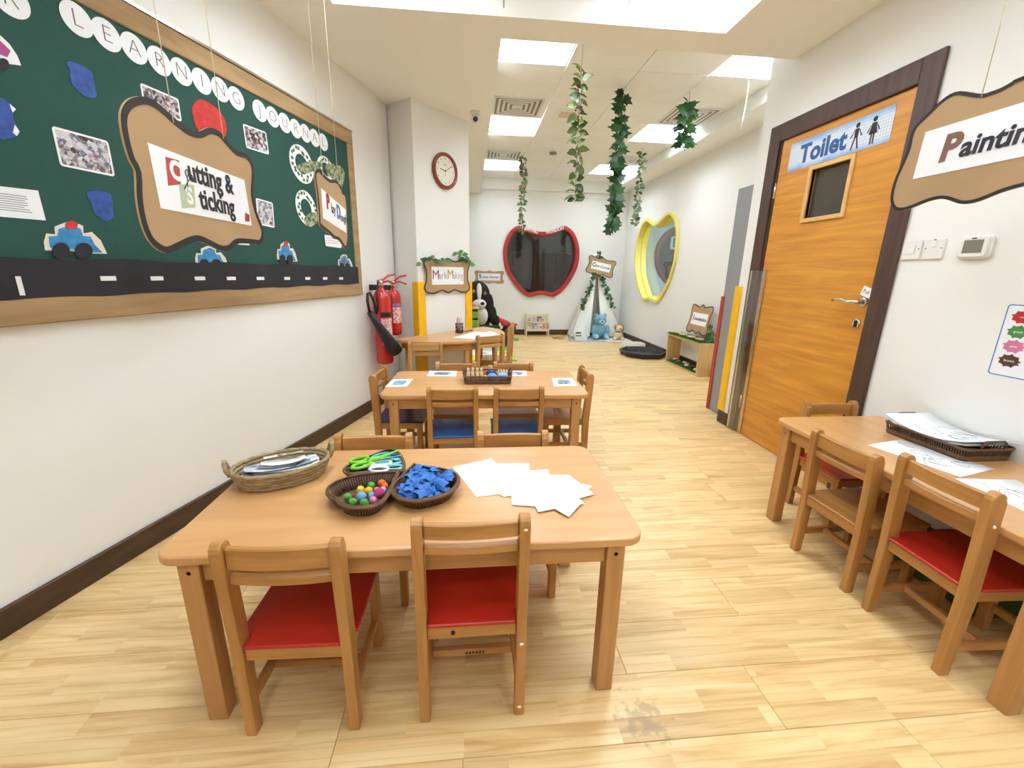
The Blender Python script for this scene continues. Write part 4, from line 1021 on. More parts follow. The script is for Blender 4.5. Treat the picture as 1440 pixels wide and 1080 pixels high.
# generic plaque outline (wavy corners), unit half-sizes
def wavy(w, h, k=0.1):
    pts = [(-0.5, 0.32), (-0.46, 0.47), (-0.3, 0.46), (-0.14, 0.42), (0, 0.5), (0.14, 0.42), (0.3, 0.46), (0.46, 0.47), (0.5, 0.32), (0.46, 0.14), (0.46, -0.12), (0.5, -0.32), (0.46, -0.47), (0.3, -0.5), (0.14, -0.42), (0, -0.5), (-0.14, -0.42), (-0.3, -0.5), (-0.46, -0.46), (-0.5, -0.3), (-0.46, -0.12), (-0.46, 0.14)]
    return smooth_closed([(x*w, y*h) for x, y in pts], 3)
def small_sign(label, m, w, h, pw, ph, parts, group=None, edge=True, loc=None):
    t = thing('corner_sign', label, 'sign', tuple(loc if loc else m.translation), 0, group)
    o = wavy(w, h)
    MB().prism(o, 0, 0.005, m=m).build('cardboard', M_card, t)
    if edge: MB().ring(o, shrink(o, 0.012), 0.0052, 0.0064, m=m).build('black_edge', M_edge, t)
    MB().box((-pw/2, -ph/2, 0.0054), (pw/2, ph/2, 0.0062), m=m).build('paper', M_paper, t)
    for body, x, y, size, mat, kw in parts: text(body, size, mat, m @ Matrix.Translation((x, y, 0.0068)), t, **kw)
    return t
M_leaf_tx = plain('text_brownleaf', (120, 70, 60), 0.6); M_gold = plain('text_gold', (190, 150, 40), 0.6); M_bluetx = plain('text_blue', (40, 52, 130), 0.6); M_lgrey = plain('text_grey', (176, 170, 176), 0.6)
s0, z0 = on_cf(626.5, 384, 0.02)
mm = fr(cf(0.362, 1.148, 0.021), CE)
small_sign('cardboard Mark Making sign with leaves on the clock column', mm, 0.62, 0.33, 0.43, 0.165, [('M', -0.165, 0.005, 0.12, M_leaf_tx, {}), ('ark', -0.075, 0.0, 0.10, M_lgrey, {}), ('M', 0.03, 0.01, 0.12, M_gold, {}), ('aking', 0.135, 0.0, 0.095, M_lgrey, {'sx': 0.75})])
q = on_y(688, 389.5, YF-0.004)
small_sign('small cardboard Story Corner sign on the far wall', fr((q.x, YF-0.0008, q.z), (1, 0, 0)) @ Matrix.Translation((0, 0, 0.0005)), 0.56, 0.24, 0.42, 0.13, [('S', -0.17, 0.01, 0.09, M_bluetx, {'bold': 0.004}), ('tory Corner', 0.03, 0.0, 0.06, M_bluetx, {'bold': 0.001})], edge=False)

# ================================================================== THINGS ON THE WALLS
# clock on the column
s0, z0 = on_cf(626.5, 240.5, 0.02)
t = thing('wall_clock', 'round wall clock with mahogany rim on the white column', 'clock', tuple(cf(s0, z0-0.15)))
mm = fr(cf(s0, z0, 0.0006), CE)
MB().lathe([(0.150, 0), (0.155, 0.012), (0.150, 0.030), (0.138, 0.036), (0.126, 0.030), (0.122, 0.016)], 40, m=mm).build('rim', wood('mahogany', (112, 30, 16), (146, 48, 26), 'X', rough=0.25, coat=0.5), t)
MB().lathe([(0.1255, 0.0162), (0.1255, 0.0172)], 40, m=mm).build('dial', plain('dial_cream', (234, 230, 214), 0.4, var=0.01), t)
for k in range(12):
    a = pi/2-2*pi*(k+1)/12
    text(str(k+1), 0.024, M_ink, mm @ Matrix.Translation((0.103*cos(a), 0.103*sin(a), 0.0178)), t, 'numeral', depth=0.0003)
text('QUARTZ', 0.012, M_ink, mm @ Matrix.Translation((0, 0.05, 0.0178)), t, 'numeral', depth=0.0003)
for nm, a, L, wd in (('minute_hand', radians(32), 0.10, 0.005), ('hour_hand', radians(172), 0.065, 0.007), ('second_hand', radians(270), 0.045, 0.002)):
    MB().box((-0.012, -wd/2, 0.0182), (L, wd/2, 0.0192), m=mm @ Matrix.Rotation(a, 4, 'Z')).build(nm, M_ink, t)

# fire extinguishers
M_fire = plain('extinguisher_red', (196, 34, 28), 0.25, coat=0.5, var=0.03)
M_fblack = plain('extinguisher_black', (30, 28, 28), 0.5)
M_label = blotch('extinguisher_label', [(190, 40, 40), (226, 170, 170), (240, 226, 222), (200, 70, 66)], 60)
def extinguisher(label, s, off, zb, zt, r, horn):
    c = lw(s, 0, off); t = thing('fire_extinguisher', label, 'fire extinguisher', (c.x, c.y, zb))
    T = Matrix.Translation((c.x, c.y, 0)); ht = zt-zb
    MB().lathe([(r*0.5, zb), (r*0.92, zb+0.008), (r, zb+0.03), (r, zt-r*1.25), (r*0.93, zt-r*0.75), (r*0.7, zt-r*0.3), (r*0.35, zt-r*0.05), (r*0.28, zt+0.02)], 28, m=T).build('cylinder', M_fire, t)
    # label band facing the room
    a0 = math.atan2(LN.y, LN.x); vs = []; n = 12
    for i in range(n+1):
        a = a0-1.3+1.9*i/n
        for z in (zb+ht*0.28, zb+ht*0.62): vs.append((c.x+(r+0.0012)*cos(a), c.y+(r+0.0012)*sin(a), z))
    MB().add(vs, [(2*i, 2*i+2, 2*i+3, 2*i+1) for i in range(n)], True).build('label_band', M_label, t)
    vs = []
    for i in range(n+1):
        a = a0-1.3+1.9*i/n
        for z in (zb+ht*0.64, zb+ht*0.70): vs.append((c.x+(r+0.0012)*cos(a), c.y+(r+0.0012)*sin(a), z))
    MB().add(vs, [(2*i, 2*i+2, 2*i+3, 2*i+1) for i in range(n)], True).build('stripe_band', M_fblack if horn else plain('violet_band', (120, 120, 180), 0.5), t)
    MB().lathe([(0.022, zt+0.018), (0.022, zt+0.06), (0.014, zt+0.07)], 14, m=T).build('valve', M_chrome, t)
    d = (CR*0.8+LD*0.3); d.z = 0; d.normalize(); p = Vector((c.x, c.y, zt+0.06))
    MB().tube([p-d*0.03, p+d*0.02+UP*0.012, p+d*0.06+UP*0.045, p+d*0.12+UP*0.06], [0.009, 0.009, 0.008, 0.007], 8).build('lever', M_fire, t)
    MB().tube([p-d*0.01-UP*0.012, p+d*0.06+UP*0.004, p+d*0.12-UP*0.018], [0.008, 0.008, 0.007], 8).build('carry_handle', M_fire, t)
    q = lw(s, zt-0.02, 0.001)
    MB().box((-0.016, -0.022, 0), (0.016, 0.022, off-r*0.4), m=fr(q+UP*0.03, LD)).build('bracket', M_fblack, t)
    if horn:
        e = -LD
        h0 = Vector((c.x, c.y, zt+0.045))
        pts = [h0, h0+e*0.06+UP*0.015, h0+e*0.15-UP*0.02, h0+e*0.21-UP*0.09, h0+e*0.235-UP*0.0, h0+e*0.26-UP*0.03]
        pts = [h0, h0+e*0.05+UP*0.01, h0+e*0.085-UP*0.1, h0+e*0.08-UP*0.22]
        MB().tube(pts, 0.007, 8).build('hose', M_fblack, t)
        A = h0+e*0.11-UP*0.24+LN*0.03; B2 = h0+e*0.19-UP*0.0+LN*0.0
        MB().tube([h0+e*0.10-UP*0.24, h0+e*0.135-UP*0.14, h0+e*0.19-UP*0.07, h0+e*0.225-UP*0.075, h0+e*0.235-UP*0.13, h0+e*0.215-UP*0.22], 0.011, 8).build('hose', M_fblack, t)
        H0 = h0+e*0.215-UP*0.22; H1 = Vector((c.x, c.y, zb+0.11))+LN*(r+0.045)+e*0.02
        MB().tube([H0, H0+(H1-H0)*0.3, H0+(H1-H0)*0.85, H1], [0.022, 0.032, 0.055, 0.058], 16).build('discharge_horn', M_fblack, t)
    return t
extinguisher('fire extinguisher with black discharge horn, under the notice board end', 2.56, 0.10, 0.405, 1.04, 0.072, True)
extinguisher('smaller fire extinguisher with lilac stripe, by the wall corner', 2.80, 0.09, 0.62, 1.03, 0.062, False)

# switches, thermostat, poster, door signs
RWd = fr((XD, 0, 0), (0, -1, 0))
def wallp(y, z, off=0.0006): return fr((XD-off, y, z), (0, -1, 0))
for yc_, lb, sw in ((1.935, 'white fused switch plate next to the door frame', 0), (1.835, 'white single socket plate with rocker switch, next to the thermostat', 1)):
    t = thing('wall_socket', lb, 'switch', (XD, yc_, 1.285))
    mm = wallp(yc_, 1.333)
    MB().prism(rrect(0.088, 0.088, 0.006), 0, 0.009, m=mm).build('plate', M_white, t, bevel=0.002)
    if sw: MB().box((-0.010, 0.008, 0.0092), (0.012, 0.036, 0.013), m=mm).build('rocker', M_white, t, bevel=0.002)
    else: MB().box((-0.036, -0.018, 0.0092), (0.02, 0.022, 0.013), m=mm).build('rocker', M_white, t, bevel=0.002)
    for x in (-0.033, 0.035): MB().lathe([(0.003, 0.0091), (0.003, 0.0096)], 8, m=mm @ Matrix.Translation((x, 0.003, 0))).build('screw', M_ink, t)
    if sw: MB().box((-0.006, 0.038, 0.0092), (0.006, 0.042, 0.0098), m=mm).build('indicator', M_ink, t)
t = thing('thermostat', 'white thermostat with grey screen on the wall', 'thermostat', (XD, 1.667, 1.285)); mm = wallp(1.667, 1.333)
MB().prism(rrect(0.118, 0.094, 0.018), 0, 0.014, m=mm).build('base', M_white, t, bevel=0.003)
MB().prism(rrect(0.106, 0.082, 0.014), 0.0142, 0.022, m=mm).build('cover', M_white, t, bevel=0.003)
MB().box((-0.036, -0.024, 0.0222), (0.036, 0.028, 0.023), m=mm).build('screen', plain('lcd_grey', (128, 124, 112), 0.2), t)
MB().box((-0.010, 0.0315, 0.0222), (0.008, 0.0365, 0.0228), m=mm).build('badge', M_ink, t)
# colour splash poster
t = thing('poster', 'laminated colour splash poster with blue border on the wall', 'poster', (XD, 1.40, 0.83)); yp0, yp1, zp0, zp1 = 1.503, 1.293, 0.832, 1.114
mm = wallp((yp0+yp1)/2, (zp0+zp1)/2); pw_, ph_ = yp0-yp1, zp1-zp0
MB().prism(rrect(pw_, ph_, 0.012), 0, 0.001, m=mm).build('sheet', M_paper, t)
MB().ring(rrect(pw_-0.004, ph_-0.004, 0.011), rrect(pw_-0.012, ph_-0.012, 0.009), 0.0011, 0.0014, m=mm).build('blue_border', plain('poster_blue', (84, 130, 184), 0.5), t)
splats = [('red', (190, 44, 42)), ('yellow', (236, 206, 60)), ('green', (74, 140, 70)), ('blue', (60, 110, 190)), ('pink', (214, 120, 156)), ('white', (236, 236, 238)), ('brown', (84, 54, 40)), ('black', (40, 40, 42))]
for k, (nm, c) in enumerate(splats):
    cx = -pw_*0.22+(k % 2)*pw_*0.45; cy = ph_*0.33-(k//2)*ph_*0.2
    o = [(cx+0.032*(1+0.22*((i % 3) == 0)-0.08*((i % 2) == 1))*cos(2*pi*i/26), cy+0.022*(1+0.25*((i % 3) == 0))*sin(2*pi*i/26)) for i in range(26)]
    sp = MB().prism(o, 0.0012, 0.0016, m=mm).build('colour_splash', plain('splash_'+nm, c, 0.5), t)
    text(nm, 0.013, M_ink if nm == 'white' else M_paper, mm @ Matrix.Translation((cx, cy, 0.0019)), t, depth=0.0002)
# toilet sign on the door
M_tsign = None
def toilet_mat():
    m, nt, b = new_mat('toilet_sign_print')
    tc = N(nt, 'ShaderNodeTexCoord'); ch = N(nt, 'ShaderNodeTexChecker'); ch.inputs['Scale'].default_value = 90
    mp = N(nt, 'ShaderNodeMapping'); mp.inputs['Rotation'].default_value = (radians(45), 0, 0)
    nt.links.new(tc.outputs['Object'], mp.inputs[0]); nt.links.new(mp.outputs[0], ch.inputs['Vector'])
    ch.inputs['Color1'].default_value = (*s2l((226, 230, 238)), 1); ch.inputs['Color2'].default_value = (*s2l((200, 208, 222)), 1)
    sp = N(nt, 'ShaderNodeSeparateXYZ'); nt.links.new(tc.outputs['Generated'], sp.inputs[0])
    no = N(nt, 'ShaderNodeTexNoise'); no.inputs['Scale'].default_value = 7; nt.links.new(tc.outputs['Object'], no.inputs['Vector'])
    a = N(nt, 'ShaderNodeMath', operation='SUBTRACT'); a.inputs[1].default_value = 0.5; nt.links.new(sp.outputs['Z'], a.inputs[0])
    ab = N(nt, 'ShaderNodeMath', operation='ABSOLUTE'); nt.links.new(a.outputs[0], ab.inputs[0])
    ad = N(nt, 'ShaderNodeMath', operation='MULTIPLY_ADD'); ad.inputs[1].default_value = 0.35; nt.links.new(no.outputs[0], ad.inputs[0]); nt.links.new(ab.outputs[0], ad.inputs[2])
    r = ramp(nt, [(0.45, (0, 0, 0)), (0.68, (1, 1, 1))]); nt.links.new(ad.outputs[0], r.inputs[0])
    mx = N(nt, 'ShaderNodeMix', data_type='RGBA'); nt.links.new(r.outputs[0], mx.inputs[0]); nt.links.new(ch.outputs[0], mx.inputs[6]); mx.inputs[7].default_value = (*s2l((120, 168, 222)), 1)
    nt.links.new(mx.outputs[2], b.inputs['Base Color']); b.inputs['Roughness'].default_value = 0.3
    return m
t = thing('door_sign', 'blue patterned Toilet sign with two stick figures on the door', 'sign', (X0, 2.55, 1.87)); mm = fr((X0-0.0006, 2.552, 1.951), (0, -1, 0))
MB().box((-0.357, -0.083, 0), (0.357, 0.083, 0.0012), m=mm).build('sheet', toilet_mat(), t)
text('Toilet', 0.145, plain('toilet_blue', (44, 92, 150), 0.5), mm @ Matrix.Translation((-0.088, -0.005, 0.0016)), t, bold=0.005, sx=1.0)
for cx, skirt_ in ((0.148, 0), (0.252, 1)):
    b = MB(); z = 0.0014
    b.prism(circle(0.013, 14, cx, 0.050), z, z+0.0008, m=mm)
    if skirt_: b.prism([(cx-0.010, 0.034), (cx+0.010, 0.034), (cx+0.026, -0.020), (cx-0.026, -0.020)], z, z+0.0008, m=mm)
    else: b.prism([(cx-0.013, 0.034), (cx+0.013, 0.034), (cx+0.012, -0.012), (cx-0.012, -0.012)], z, z+0.0008, m=mm)
    for s in (-1, 1):
        b.prism([(cx+s*0.010, 0.034), (cx+s*0.015, 0.030), (cx+s*0.038, -0.006), (cx+s*0.032, -0.010)], z, z+0.0008, m=mm)
        b.prism([(cx+s*0.002, -0.012), (cx+s*0.011, -0.012), (cx+s*(0.026 if not skirt_ else 0.012), -0.070), (cx+s*(0.017 if not skirt_ else 0.004), -0.070)], z, z+0.0008, m=mm)
    b.build('pictogram', M_txt, t)
t = thing('door_tag', 'small white Pull tag on the door handle', 'tag', (X0-0.02, 2.105, 1.09)); mm = fr((X0-0.016, 2.113, 1.128), (0, -1, 0)) @ Matrix.Rotation(radians(-18), 4, 'Z')
MB().prism(rrect(0.062, 0.05, 0.003), 0, 0.001, m=mm).build('card', M_paper, t); text('Pull', 0.028, M_txt, mm @ Matrix.Translation((-0.002, 0, 0.0012)), t, depth=0.0002)

# ================================================================== THINGS ON THE CRAFT TABLE
TZ = TH+0.0005
def wicker(label, rim_px, ztop, base_k=0.80, name='petal_basket', group=None, mat=None):
    """open woven basket: traced rim, wall tapering to the base; ribs as geometry"""
    mat = mat or M_rattan
    o = smooth_closed([(on_z(x, y, ztop).x, on_z(x, y, ztop).y) for x, y in rim_px], 3)
    cx = sum(p[0] for p in o)/len(o); cy = sum(p[1] for p in o)/len(o)
    t = thing(name, label, 'basket', (cx, cy, TZ), 0, group)
    base = [(cx+(x-cx)*base_k, cy+(y-cy)*base_k) for x, y in o]
    MB().prism(base, TZ, TZ+0.004).build('base', mat, t)
    # thin wall (two skins)
    n = len(o); inn = shrink(o, 0.004); binn = shrink(base, 0.004)
    vs = [(*p, TZ+0.001) for p in base]+[(*p, ztop) for p in o]+[(*p, ztop) for p in inn]+[(*p, TZ+0.0045) for p in binn]
    fs = []
    for i in range(n):
        j = (i+1) % n
        for k in range(3): fs.append((k*n+i, k*n+j, (k+1)*n+j, (k+1)*n+i))
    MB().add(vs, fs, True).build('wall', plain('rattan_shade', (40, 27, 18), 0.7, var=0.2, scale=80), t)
    # ribs evenly along the outline
    L = [0]
    for i in range(n): L.append(L[-1]+math.hypot(o[(i+1) % n][0]-o[i][0], o[(i+1) % n][1]-o[i][1]))
    b = MB(); cnt = int(L[-1]/0.0085)
    for k in range(cnt):
        d = L[-1]*k/cnt; i = max(j for j in range(n) if L[j] <= d); u = (d-L[i])/max(1e-9, L[i+1]-L[i]); j = (i+1) % n
        P = lambda A: Vector((A[i][0]+(A[j][0]-A[i][0])*u, A[i][1]+(A[j][1]-A[i][1])*u, 0))
        b.tube([P(base)+UP*(TZ+0.003), P(o)+UP*(ztop-0.002)], 0.0026, 5)
        b.tube([P(shrink(base, 0.005))+UP*(TZ+0.006), P(shrink(o, 0.005))+UP*(ztop-0.002)], 0.0024, 4) if k % 1 == 0 else None
    r = b.build('woven_ribs', mat, t); r['kind'] = 'stuff'
    MB().tube([(*p, ztop) for p in o], 0.0046, 8, closed=True).build('rim', mat, t)
    MB().tube([(*p, ztop+0.004) for p in shrink(o, 0.004)], 0.0028, 6, closed=True).build('rim', mat, t)
    return t, o, (cx, cy)
def CB(x, y): return (x/6.545+440, y/6.545+620)
GB = 'petal-shaped wicker baskets on the craft table'
ZR = TZ+0.038
_, o_pom, c_pom = wicker('petal-shaped brown wicker basket holding pom-poms', [CB(*p) for p in ((786, 300), (787, 288), (775, 289), (600, 297), (400, 322), (250, 362), (150, 422), (130, 480), (165, 528), (222, 545), (255, 590), (345, 618), (450, 622), (560, 605), (650, 555), (715, 460))], ZR, group=GB)
_, o_blu, c_blu = wicker('petal-shaped brown wicker basket full of blue paper', [CB(*p) for p in ((940, 222), (930, 219), (921, 226), (850, 290), (745, 400), (720, 455), (765, 522), (850, 550), (960, 562), (1050, 545), (1130, 528), (1230, 495), (1318, 430), (1345, 370), (1325, 310), (1240, 270), (1100, 245), (1000, 232))], ZR, group=GB)
_, o_sci, c_sci = wicker('petal-shaped brown wicker basket holding scissors', [CB(*p) for p in ((832, 278), (842, 262), (835, 190), (785, 105), (690, 85), (560, 130), (400, 195), (300, 245), (288, 285), (345, 312), (450, 300), (600, 288), (740, 282))], ZR, group=GB)
# pom-poms
poms = [('green', 320, 518, 38), ('green', 368, 560, 37), ('green', 472, 570, 40), ('green', 537, 412, 38), ('yellow', 440, 450, 40), ('yellow', 513, 458, 38), ('orange', 635, 390, 40), ('orange', 662, 415, 34), ('light blue', 447, 512, 48), ('light blue', 543, 505, 36), ('magenta', 612, 478, 50), ('pink', 556, 545, 36), ('small red', 373, 505, 18), ('lilac', 645, 452, 34), ('pink', 590, 450, 28)]
PC = {'green': (92, 168, 72), 'yellow': (244, 190, 40), 'orange': (240, 112, 40), 'light blue': (120, 172, 222), 'magenta': (196, 70, 120), 'pink': (240, 140, 170), 'small red': (206, 60, 70), 'lilac': (190, 170, 206)}
for c, px, py, rp in poms:
    r = rp/6.545*1.13/598*1.05
    p = on_z(*CB(px, py), TZ+0.006+r+(0.010 if px > 420 and py < 480 else 0.002))
    b = MB(); b.ball((p.x, p.y, TZ+0.006+r+(0.010 if px > 420 and py < 480 else 0.002)), r, 14, 10, jit=0.09)
    tag(b.build('pom_pom', plain('pom_'+c, PC[c], 0.9, var=0.25, scale=160, bump=0.4)), c+' fuzzy pom-pom in the wicker basket', 'pom-pom', 'pom-poms in the wicker basket')
# blue paper pieces
rnd = random.Random(3)
M_bpap = plain('blue_tissue', (52, 112, 190), 0.65, var=0.12, scale=30)
bm_pieces = []
for k in range(4):
    n = 3; a = 0.016+0.002*k; vs = []; cr = rnd.uniform(2.0, 4.0)
    for i in range(n+1):
        for j in range(n+1):
            u, v = -1+2*i/n, -1+2*j/n; vs.append((u*a*(1+0.1*sin(7*v+k)), v*a*0.9, 0.006*sin(cr*u+k)+0.005*cos(3*v)))
    fs = [(i*(n+1)+j, (i+1)*(n+1)+j, (i+1)*(n+1)+j+1, i*(n+1)+j+1) for i in range(n) for j in range(n)]
    bm_pieces.append(MB().add(vs, fs, False).mesh('paper_piece', M_bpap))
xs = [p[0] for p in o_blu]; ys = [p[1] for p in o_blu]
def inside(x, y, poly):
    c = False; n = len(poly)
    for i in range(n):
        x0, y0 = poly[i-1]; x1, y1 = poly[i]
        if (y0 > y) != (y1 > y) and x < (x1-x0)*(y-y0)/(y1-y0)+x0: c = not c
    return c
inn = shrink(o_blu, 0.03); k = 0
while k < 90:
    x, y = rnd.uniform(min(xs), max(xs)), rnd.uniform(min(ys), max(ys))
    if not inside(x, y, inn): continue
    e = math.hypot(x-c_blu[0], y-c_blu[1])/0.12
    z = TZ+0.020+0.042*(k/90)*(1-0.35*e)
    o = inst('paper_piece', bm_pieces[k % 4], None, Matrix.Translation((x, y, z)) @ Matrix.Rotation(rnd.uniform(0, 6.3), 4, 'Z') @ Matrix.Rotation(rnd.uniform(-0.75, 0.75), 4, 'X') @ Matrix.Rotation(rnd.uniform(-0.5, 0.5), 4, 'Y'))
    tag(o, 'torn blue tissue paper square heaped in the wicker basket', 'paper', 'blue paper squares in the wicker basket'); k += 1
# scissors
def scissors(label, px, py, z, ang, tilt, c, L=0.15):
    p = on_z(px, py, z); t = thing('scissors', label, 'scissors', (p.x, p.y, z), ang, 'craft scissors in the wicker basket')
    M0 = Matrix.Rotation(tilt, 4, 'Y')
    hm = plain('scissor_'+label.split()[0], c, 0.35)
    for s in (-1, 1):
        R_ = M0 @ Matrix.Rotation(s*0.2, 4, 'Z')
        MB().prism([(0, -0.009), (0, 0.009), (L*0.55, 0.006*s), (L*0.58, -0.001*s)], s*0.0012-0.001, s*0.0012+0.001, m=R_).build('blade', M_chrome if c[1] < 150 or c[0] > 200 else hm, t, local=True)
        R2 = M0 @ Matrix.Rotation(-s*0.06, 4, 'Z')
        ring = [(-L*0.34+0.030*cos(a), s*0.020+0.017*sin(a), 0) for a in [2*pi*i/18 for i in range(18)]]
        MB().tube(ring, 0.0052, 8, closed=True, m=R2).build('finger_ring', hm, t, local=True)
        MB().tube([(-L*0.34+0.024, s*0.014, 0), (-0.01, -s*0.002, 0), (0.012, -s*0.003, 0)], [0.006, 0.008, 0.007], 8, m=R2).build('shank', hm, t, local=True)
    MB().lathe([(0.004, -0.004), (0.004, 0.004)], 10, m=M0).build('pivot', M_chrome, t, local=True)
zs = TZ+0.026
scissors('lime green scissors lying on top across the basket', *CB(575, 165), zs+0.028, radians(22), -0.08, (126, 206, 50), 0.15)
scissors('teal scissors under the lime green pair', *CB(530, 190), zs+0.012, radians(205), 0.05, (60, 176, 190), 0.12)
scissors('white scissors with pointed blades in the basket', *CB(500, 236), zs+0.016, radians(180), 0.0, (232, 232, 240), 0.13)
scissors('mint scissors at the basket end', *CB(650, 228), zs+0.010, radians(190), 0.0, (130, 214, 214), 0.10)
scissors('royal blue scissors at the basket back', *CB(640, 185), zs+0.010, radians(200), 0.0, (44, 84, 190), 0.10)
# white sheets fanned out
M_sheet = plain('copy_paper', (250, 250, 252), 0.6, var=0.005)
def paper(label, pts, z, group, name='paper_sheet', draw=None):
    w = [on_z(x, y, z) for x, y in pts]
    return tag(MB().prism([(p.x, p.y) for p in w], z, z+0.0007).build(name, M_sheet), label, 'paper', group)
GS = 'blank white sheets on the craft table'
sheets = [((637, 657), (691, 645), (740, 690), (670, 699)), ((690, 652), (744, 652), (747, 690), (690, 696)), ((668, 676), (722, 654), (752, 690), (709, 699)), ((718, 664), (770, 660), (790, 715), (720, 710)), ((716, 697), (742, 663), (833, 684), (800, 712)), ((745, 668), (800, 668), (836, 695), (760, 716)), ((740, 690), (790, 680), (822, 708), (757, 720)), ((752, 700), (790, 697), (816, 709), (800, 727))]
for k, q in enumerate(sheets):
    paper('blank white sheet fanned out on the craft table', q, TZ+0.0008*k+0.0003, GS)
# seagrass oval basket with prints
bc = Vector((-0.618, 1.345, TZ)); ba = radians(27)
t = thing('seagrass_basket', 'oval seagrass coil basket with loop handles, holding prints', 'basket', tuple(bc), ba)
M_sea = wood('seagrass', (122, 98, 62), (186, 162, 120), 'X', scale=6, rough=0.85, coat=0, stretch=6)
MB().prism(circle(0.124, 36, 0, 0, 0.080), 0, 0.008).build('base', M_sea, t, local=True)
for k in range(5):
    a, b2 = 0.124+0.0045*k, 0.080+0.0045*k; z = 0.009+0.0118*k
    MB().tube([(a*cos(u), b2*sin(u), z+0.0012*sin(u*22+k)) for u in [2*pi*i/64 for i in range(64)]], 0.0072, 7, closed=True).build('coil', M_sea, t, local=True)
for s in (-1, 1):
    MB().tube([(s*0.143, 0.022, 0.052), (s*0.152, 0.026, 0.075), (s*0.154, 0.014, 0.09), (s*0.154, -0.002, 0.094), (s*0.154, -0.016, 0.088), (s*0.152, -0.022, 0.072), (s*0.143, -0.020, 0.052)], 0.0065, 8).build('loop_handle', M_sea, t, local=True)
M_print = blotch('grey_print', [(60, 62, 74), (150, 152, 166), (214, 216, 226), (236, 236, 242), (228, 230, 238)], 30)
fm = FRAMES[t.name]
for k in range(7):
    mm = fm @ Matrix.Translation((0.006*sin(k*2.3), 0.006*cos(k*1.7), 0.024+0.006*k)) @ Matrix.Rotation(rnd.uniform(-0.12, 0.12), 4, 'Z') @ Matrix.Rotation(radians(-3-k), 4, 'X') @ Matrix.Rotation(radians(2), 4, 'Y')
    w_, h_ = (0.215, 0.112) if k < 5 else (0.13, 0.075)
    b = MB(); n = 6
    vs = [(-w_/2+w_*i/n, s*h_/2*(1-0.45*abs(-1+2*i/n)**3), 0.006*(abs(-1+2*i/n)**2)) for i in range(n+1) for s in (-1, 1)]
    b.add(vs, [(2*i, 2*i+2, 2*i+3, 2*i+1) for i in range(n)], True, m=mm)
    tag(b.build('print_sheet', M_print if k in (2, 4, 5) else M_sheet), 'printed sheet lying in the seagrass basket', 'paper', 'prints in the seagrass basket')
mm = fm @ Matrix.Translation((-0.03, 0.012, 0.078)) @ Matrix.Rotation(radians(-12), 4, 'X')
t2 = thing('data_card', 'small white card with grey lettering lying on top of the seagrass basket prints', 'card', tuple(mm.translation))
MB().box((-0.02, -0.016, 0), (0.02, 0.016, 0.001), m=mm).build('card', M_sheet, t2)
for k in range(4): MB().box((-0.010, 0.006-0.005*k, 0.0011), (0.011, 0.008-0.005*k, 0.0013), m=mm).build('print_line', plain('print_grey', (150, 144, 150), 0.6), t2)
mm = fm @ Matrix.Translation((0.033, 0.02, 0.074)) @ Matrix.Rotation(radians(-12), 4, 'X')
tag(MB().box((-0.035, -0.02, 0), (0.035, 0.02, 0.001), m=mm).build('print_sheet', blotch('leaf_print', [(60, 70, 30), (120, 120, 70), (230, 226, 206)], 50)), 'small leaf print lying beside the white card in the seagrass basket', 'paper')

# ================================================================== THINGS ON THE PEG TABLE
def tray(label, x0, x1, y0, y1, zb, h, t_rz=0.0, slats=True, loc=None, name='wicker_tray', axis='x'):
    cx, cy = (x0+x1)/2, (y0+y1)/2; t = thing(name, label, 'tray', (cx, cy, zb), t_rz)
    w_, d_ = x1-x0, y1-y0; o = rrect(w_, d_, 0.02); ob = rrect(w_-0.012, d_-0.012, 0.018)
    MB().prism(ob, 0.0, 0.005).build('base', M_rattan, t, local=True)
    for k in range(2):
        MB().tube([(*p, 0.010+0.008*k) for p in ob], 0.005, 6, closed=True).build('weave_band', M_rattan, t, local=True)
    b = MB(); n = len(o); per = []
    for i in range(n):
        p, q = Vector(ob[i]), Vector(ob[(i+1) % n]); c = max(1, int((q-p).length/0.009))
        for k in range(c): per.append((p+(q-p)*k/c, Vector(o[i])+(Vector(o[(i+1) % n])-Vector(o[i]))*k/c))
    for p, q in per: b.tube([(p.x, p.y, 0.016), (q.x, q.y, h-0.004)], 0.0024, 5)
    r = b.build('woven_ribs', M_rattan, t, local=True); r['kind'] = 'stuff'
    MB().tube([(*p, h) for p in o], 0.0055, 8, closed=True).build('rim', M_rattan, t, local=True)
    for s in (-1, 1):
        K = Matrix.Identity(4) if axis == 'x' else Matrix.Rotation(pi/2, 4, 'Z')
        hx = s*((w_ if axis == 'x' else d_)/2); hw = min(0.05, (d_ if axis == 'x' else w_)*0.3)
        MB().tube([(hx, -hw, h), (hx+s*0.004, -hw, h+0.025), (hx+s*0.005, -hw+0.012, h+0.034), (hx+s*0.005, hw-0.012, h+0.034), (hx+s*0.004, hw, h+0.025), (hx, hw, h)], 0.0045, 8, m=K).build('handle', M_rattan, t, local=True)
    return t
tray('dark wicker tray with wooden pegs and playdough on the table', -0.045, 0.25, 2.53, 2.735, TZ, 0.048)
M_peg = wood('peg_wood', (226, 196, 150), (240, 216, 176), 'Z')
for k in range(4):
    x = -0.018+0.028*k; y = 2.60+0.006*(k % 2)
    tag(MB().lathe([(0.011, 0), (0.0115, 0.03), (0.010, 0.055), (0.006, 0.060), (0.0085, 0.066), (0.010, 0.073), (0.007, 0.082), (0.003, 0.085)], 14, m=Matrix.Translation((x, y, TZ+0.0055))).build('wooden_peg', M_peg), 'plain wooden peg figure standing in the dark tray', 'peg doll', 'wooden pegs in the dark tray')
def lump(name, label, cat, x, y, z, r, mat, g):
    tag(MB().ball((x, y, z+r[2]), r, 14, 9, jit=0.1).build(name, mat), label, cat, g)
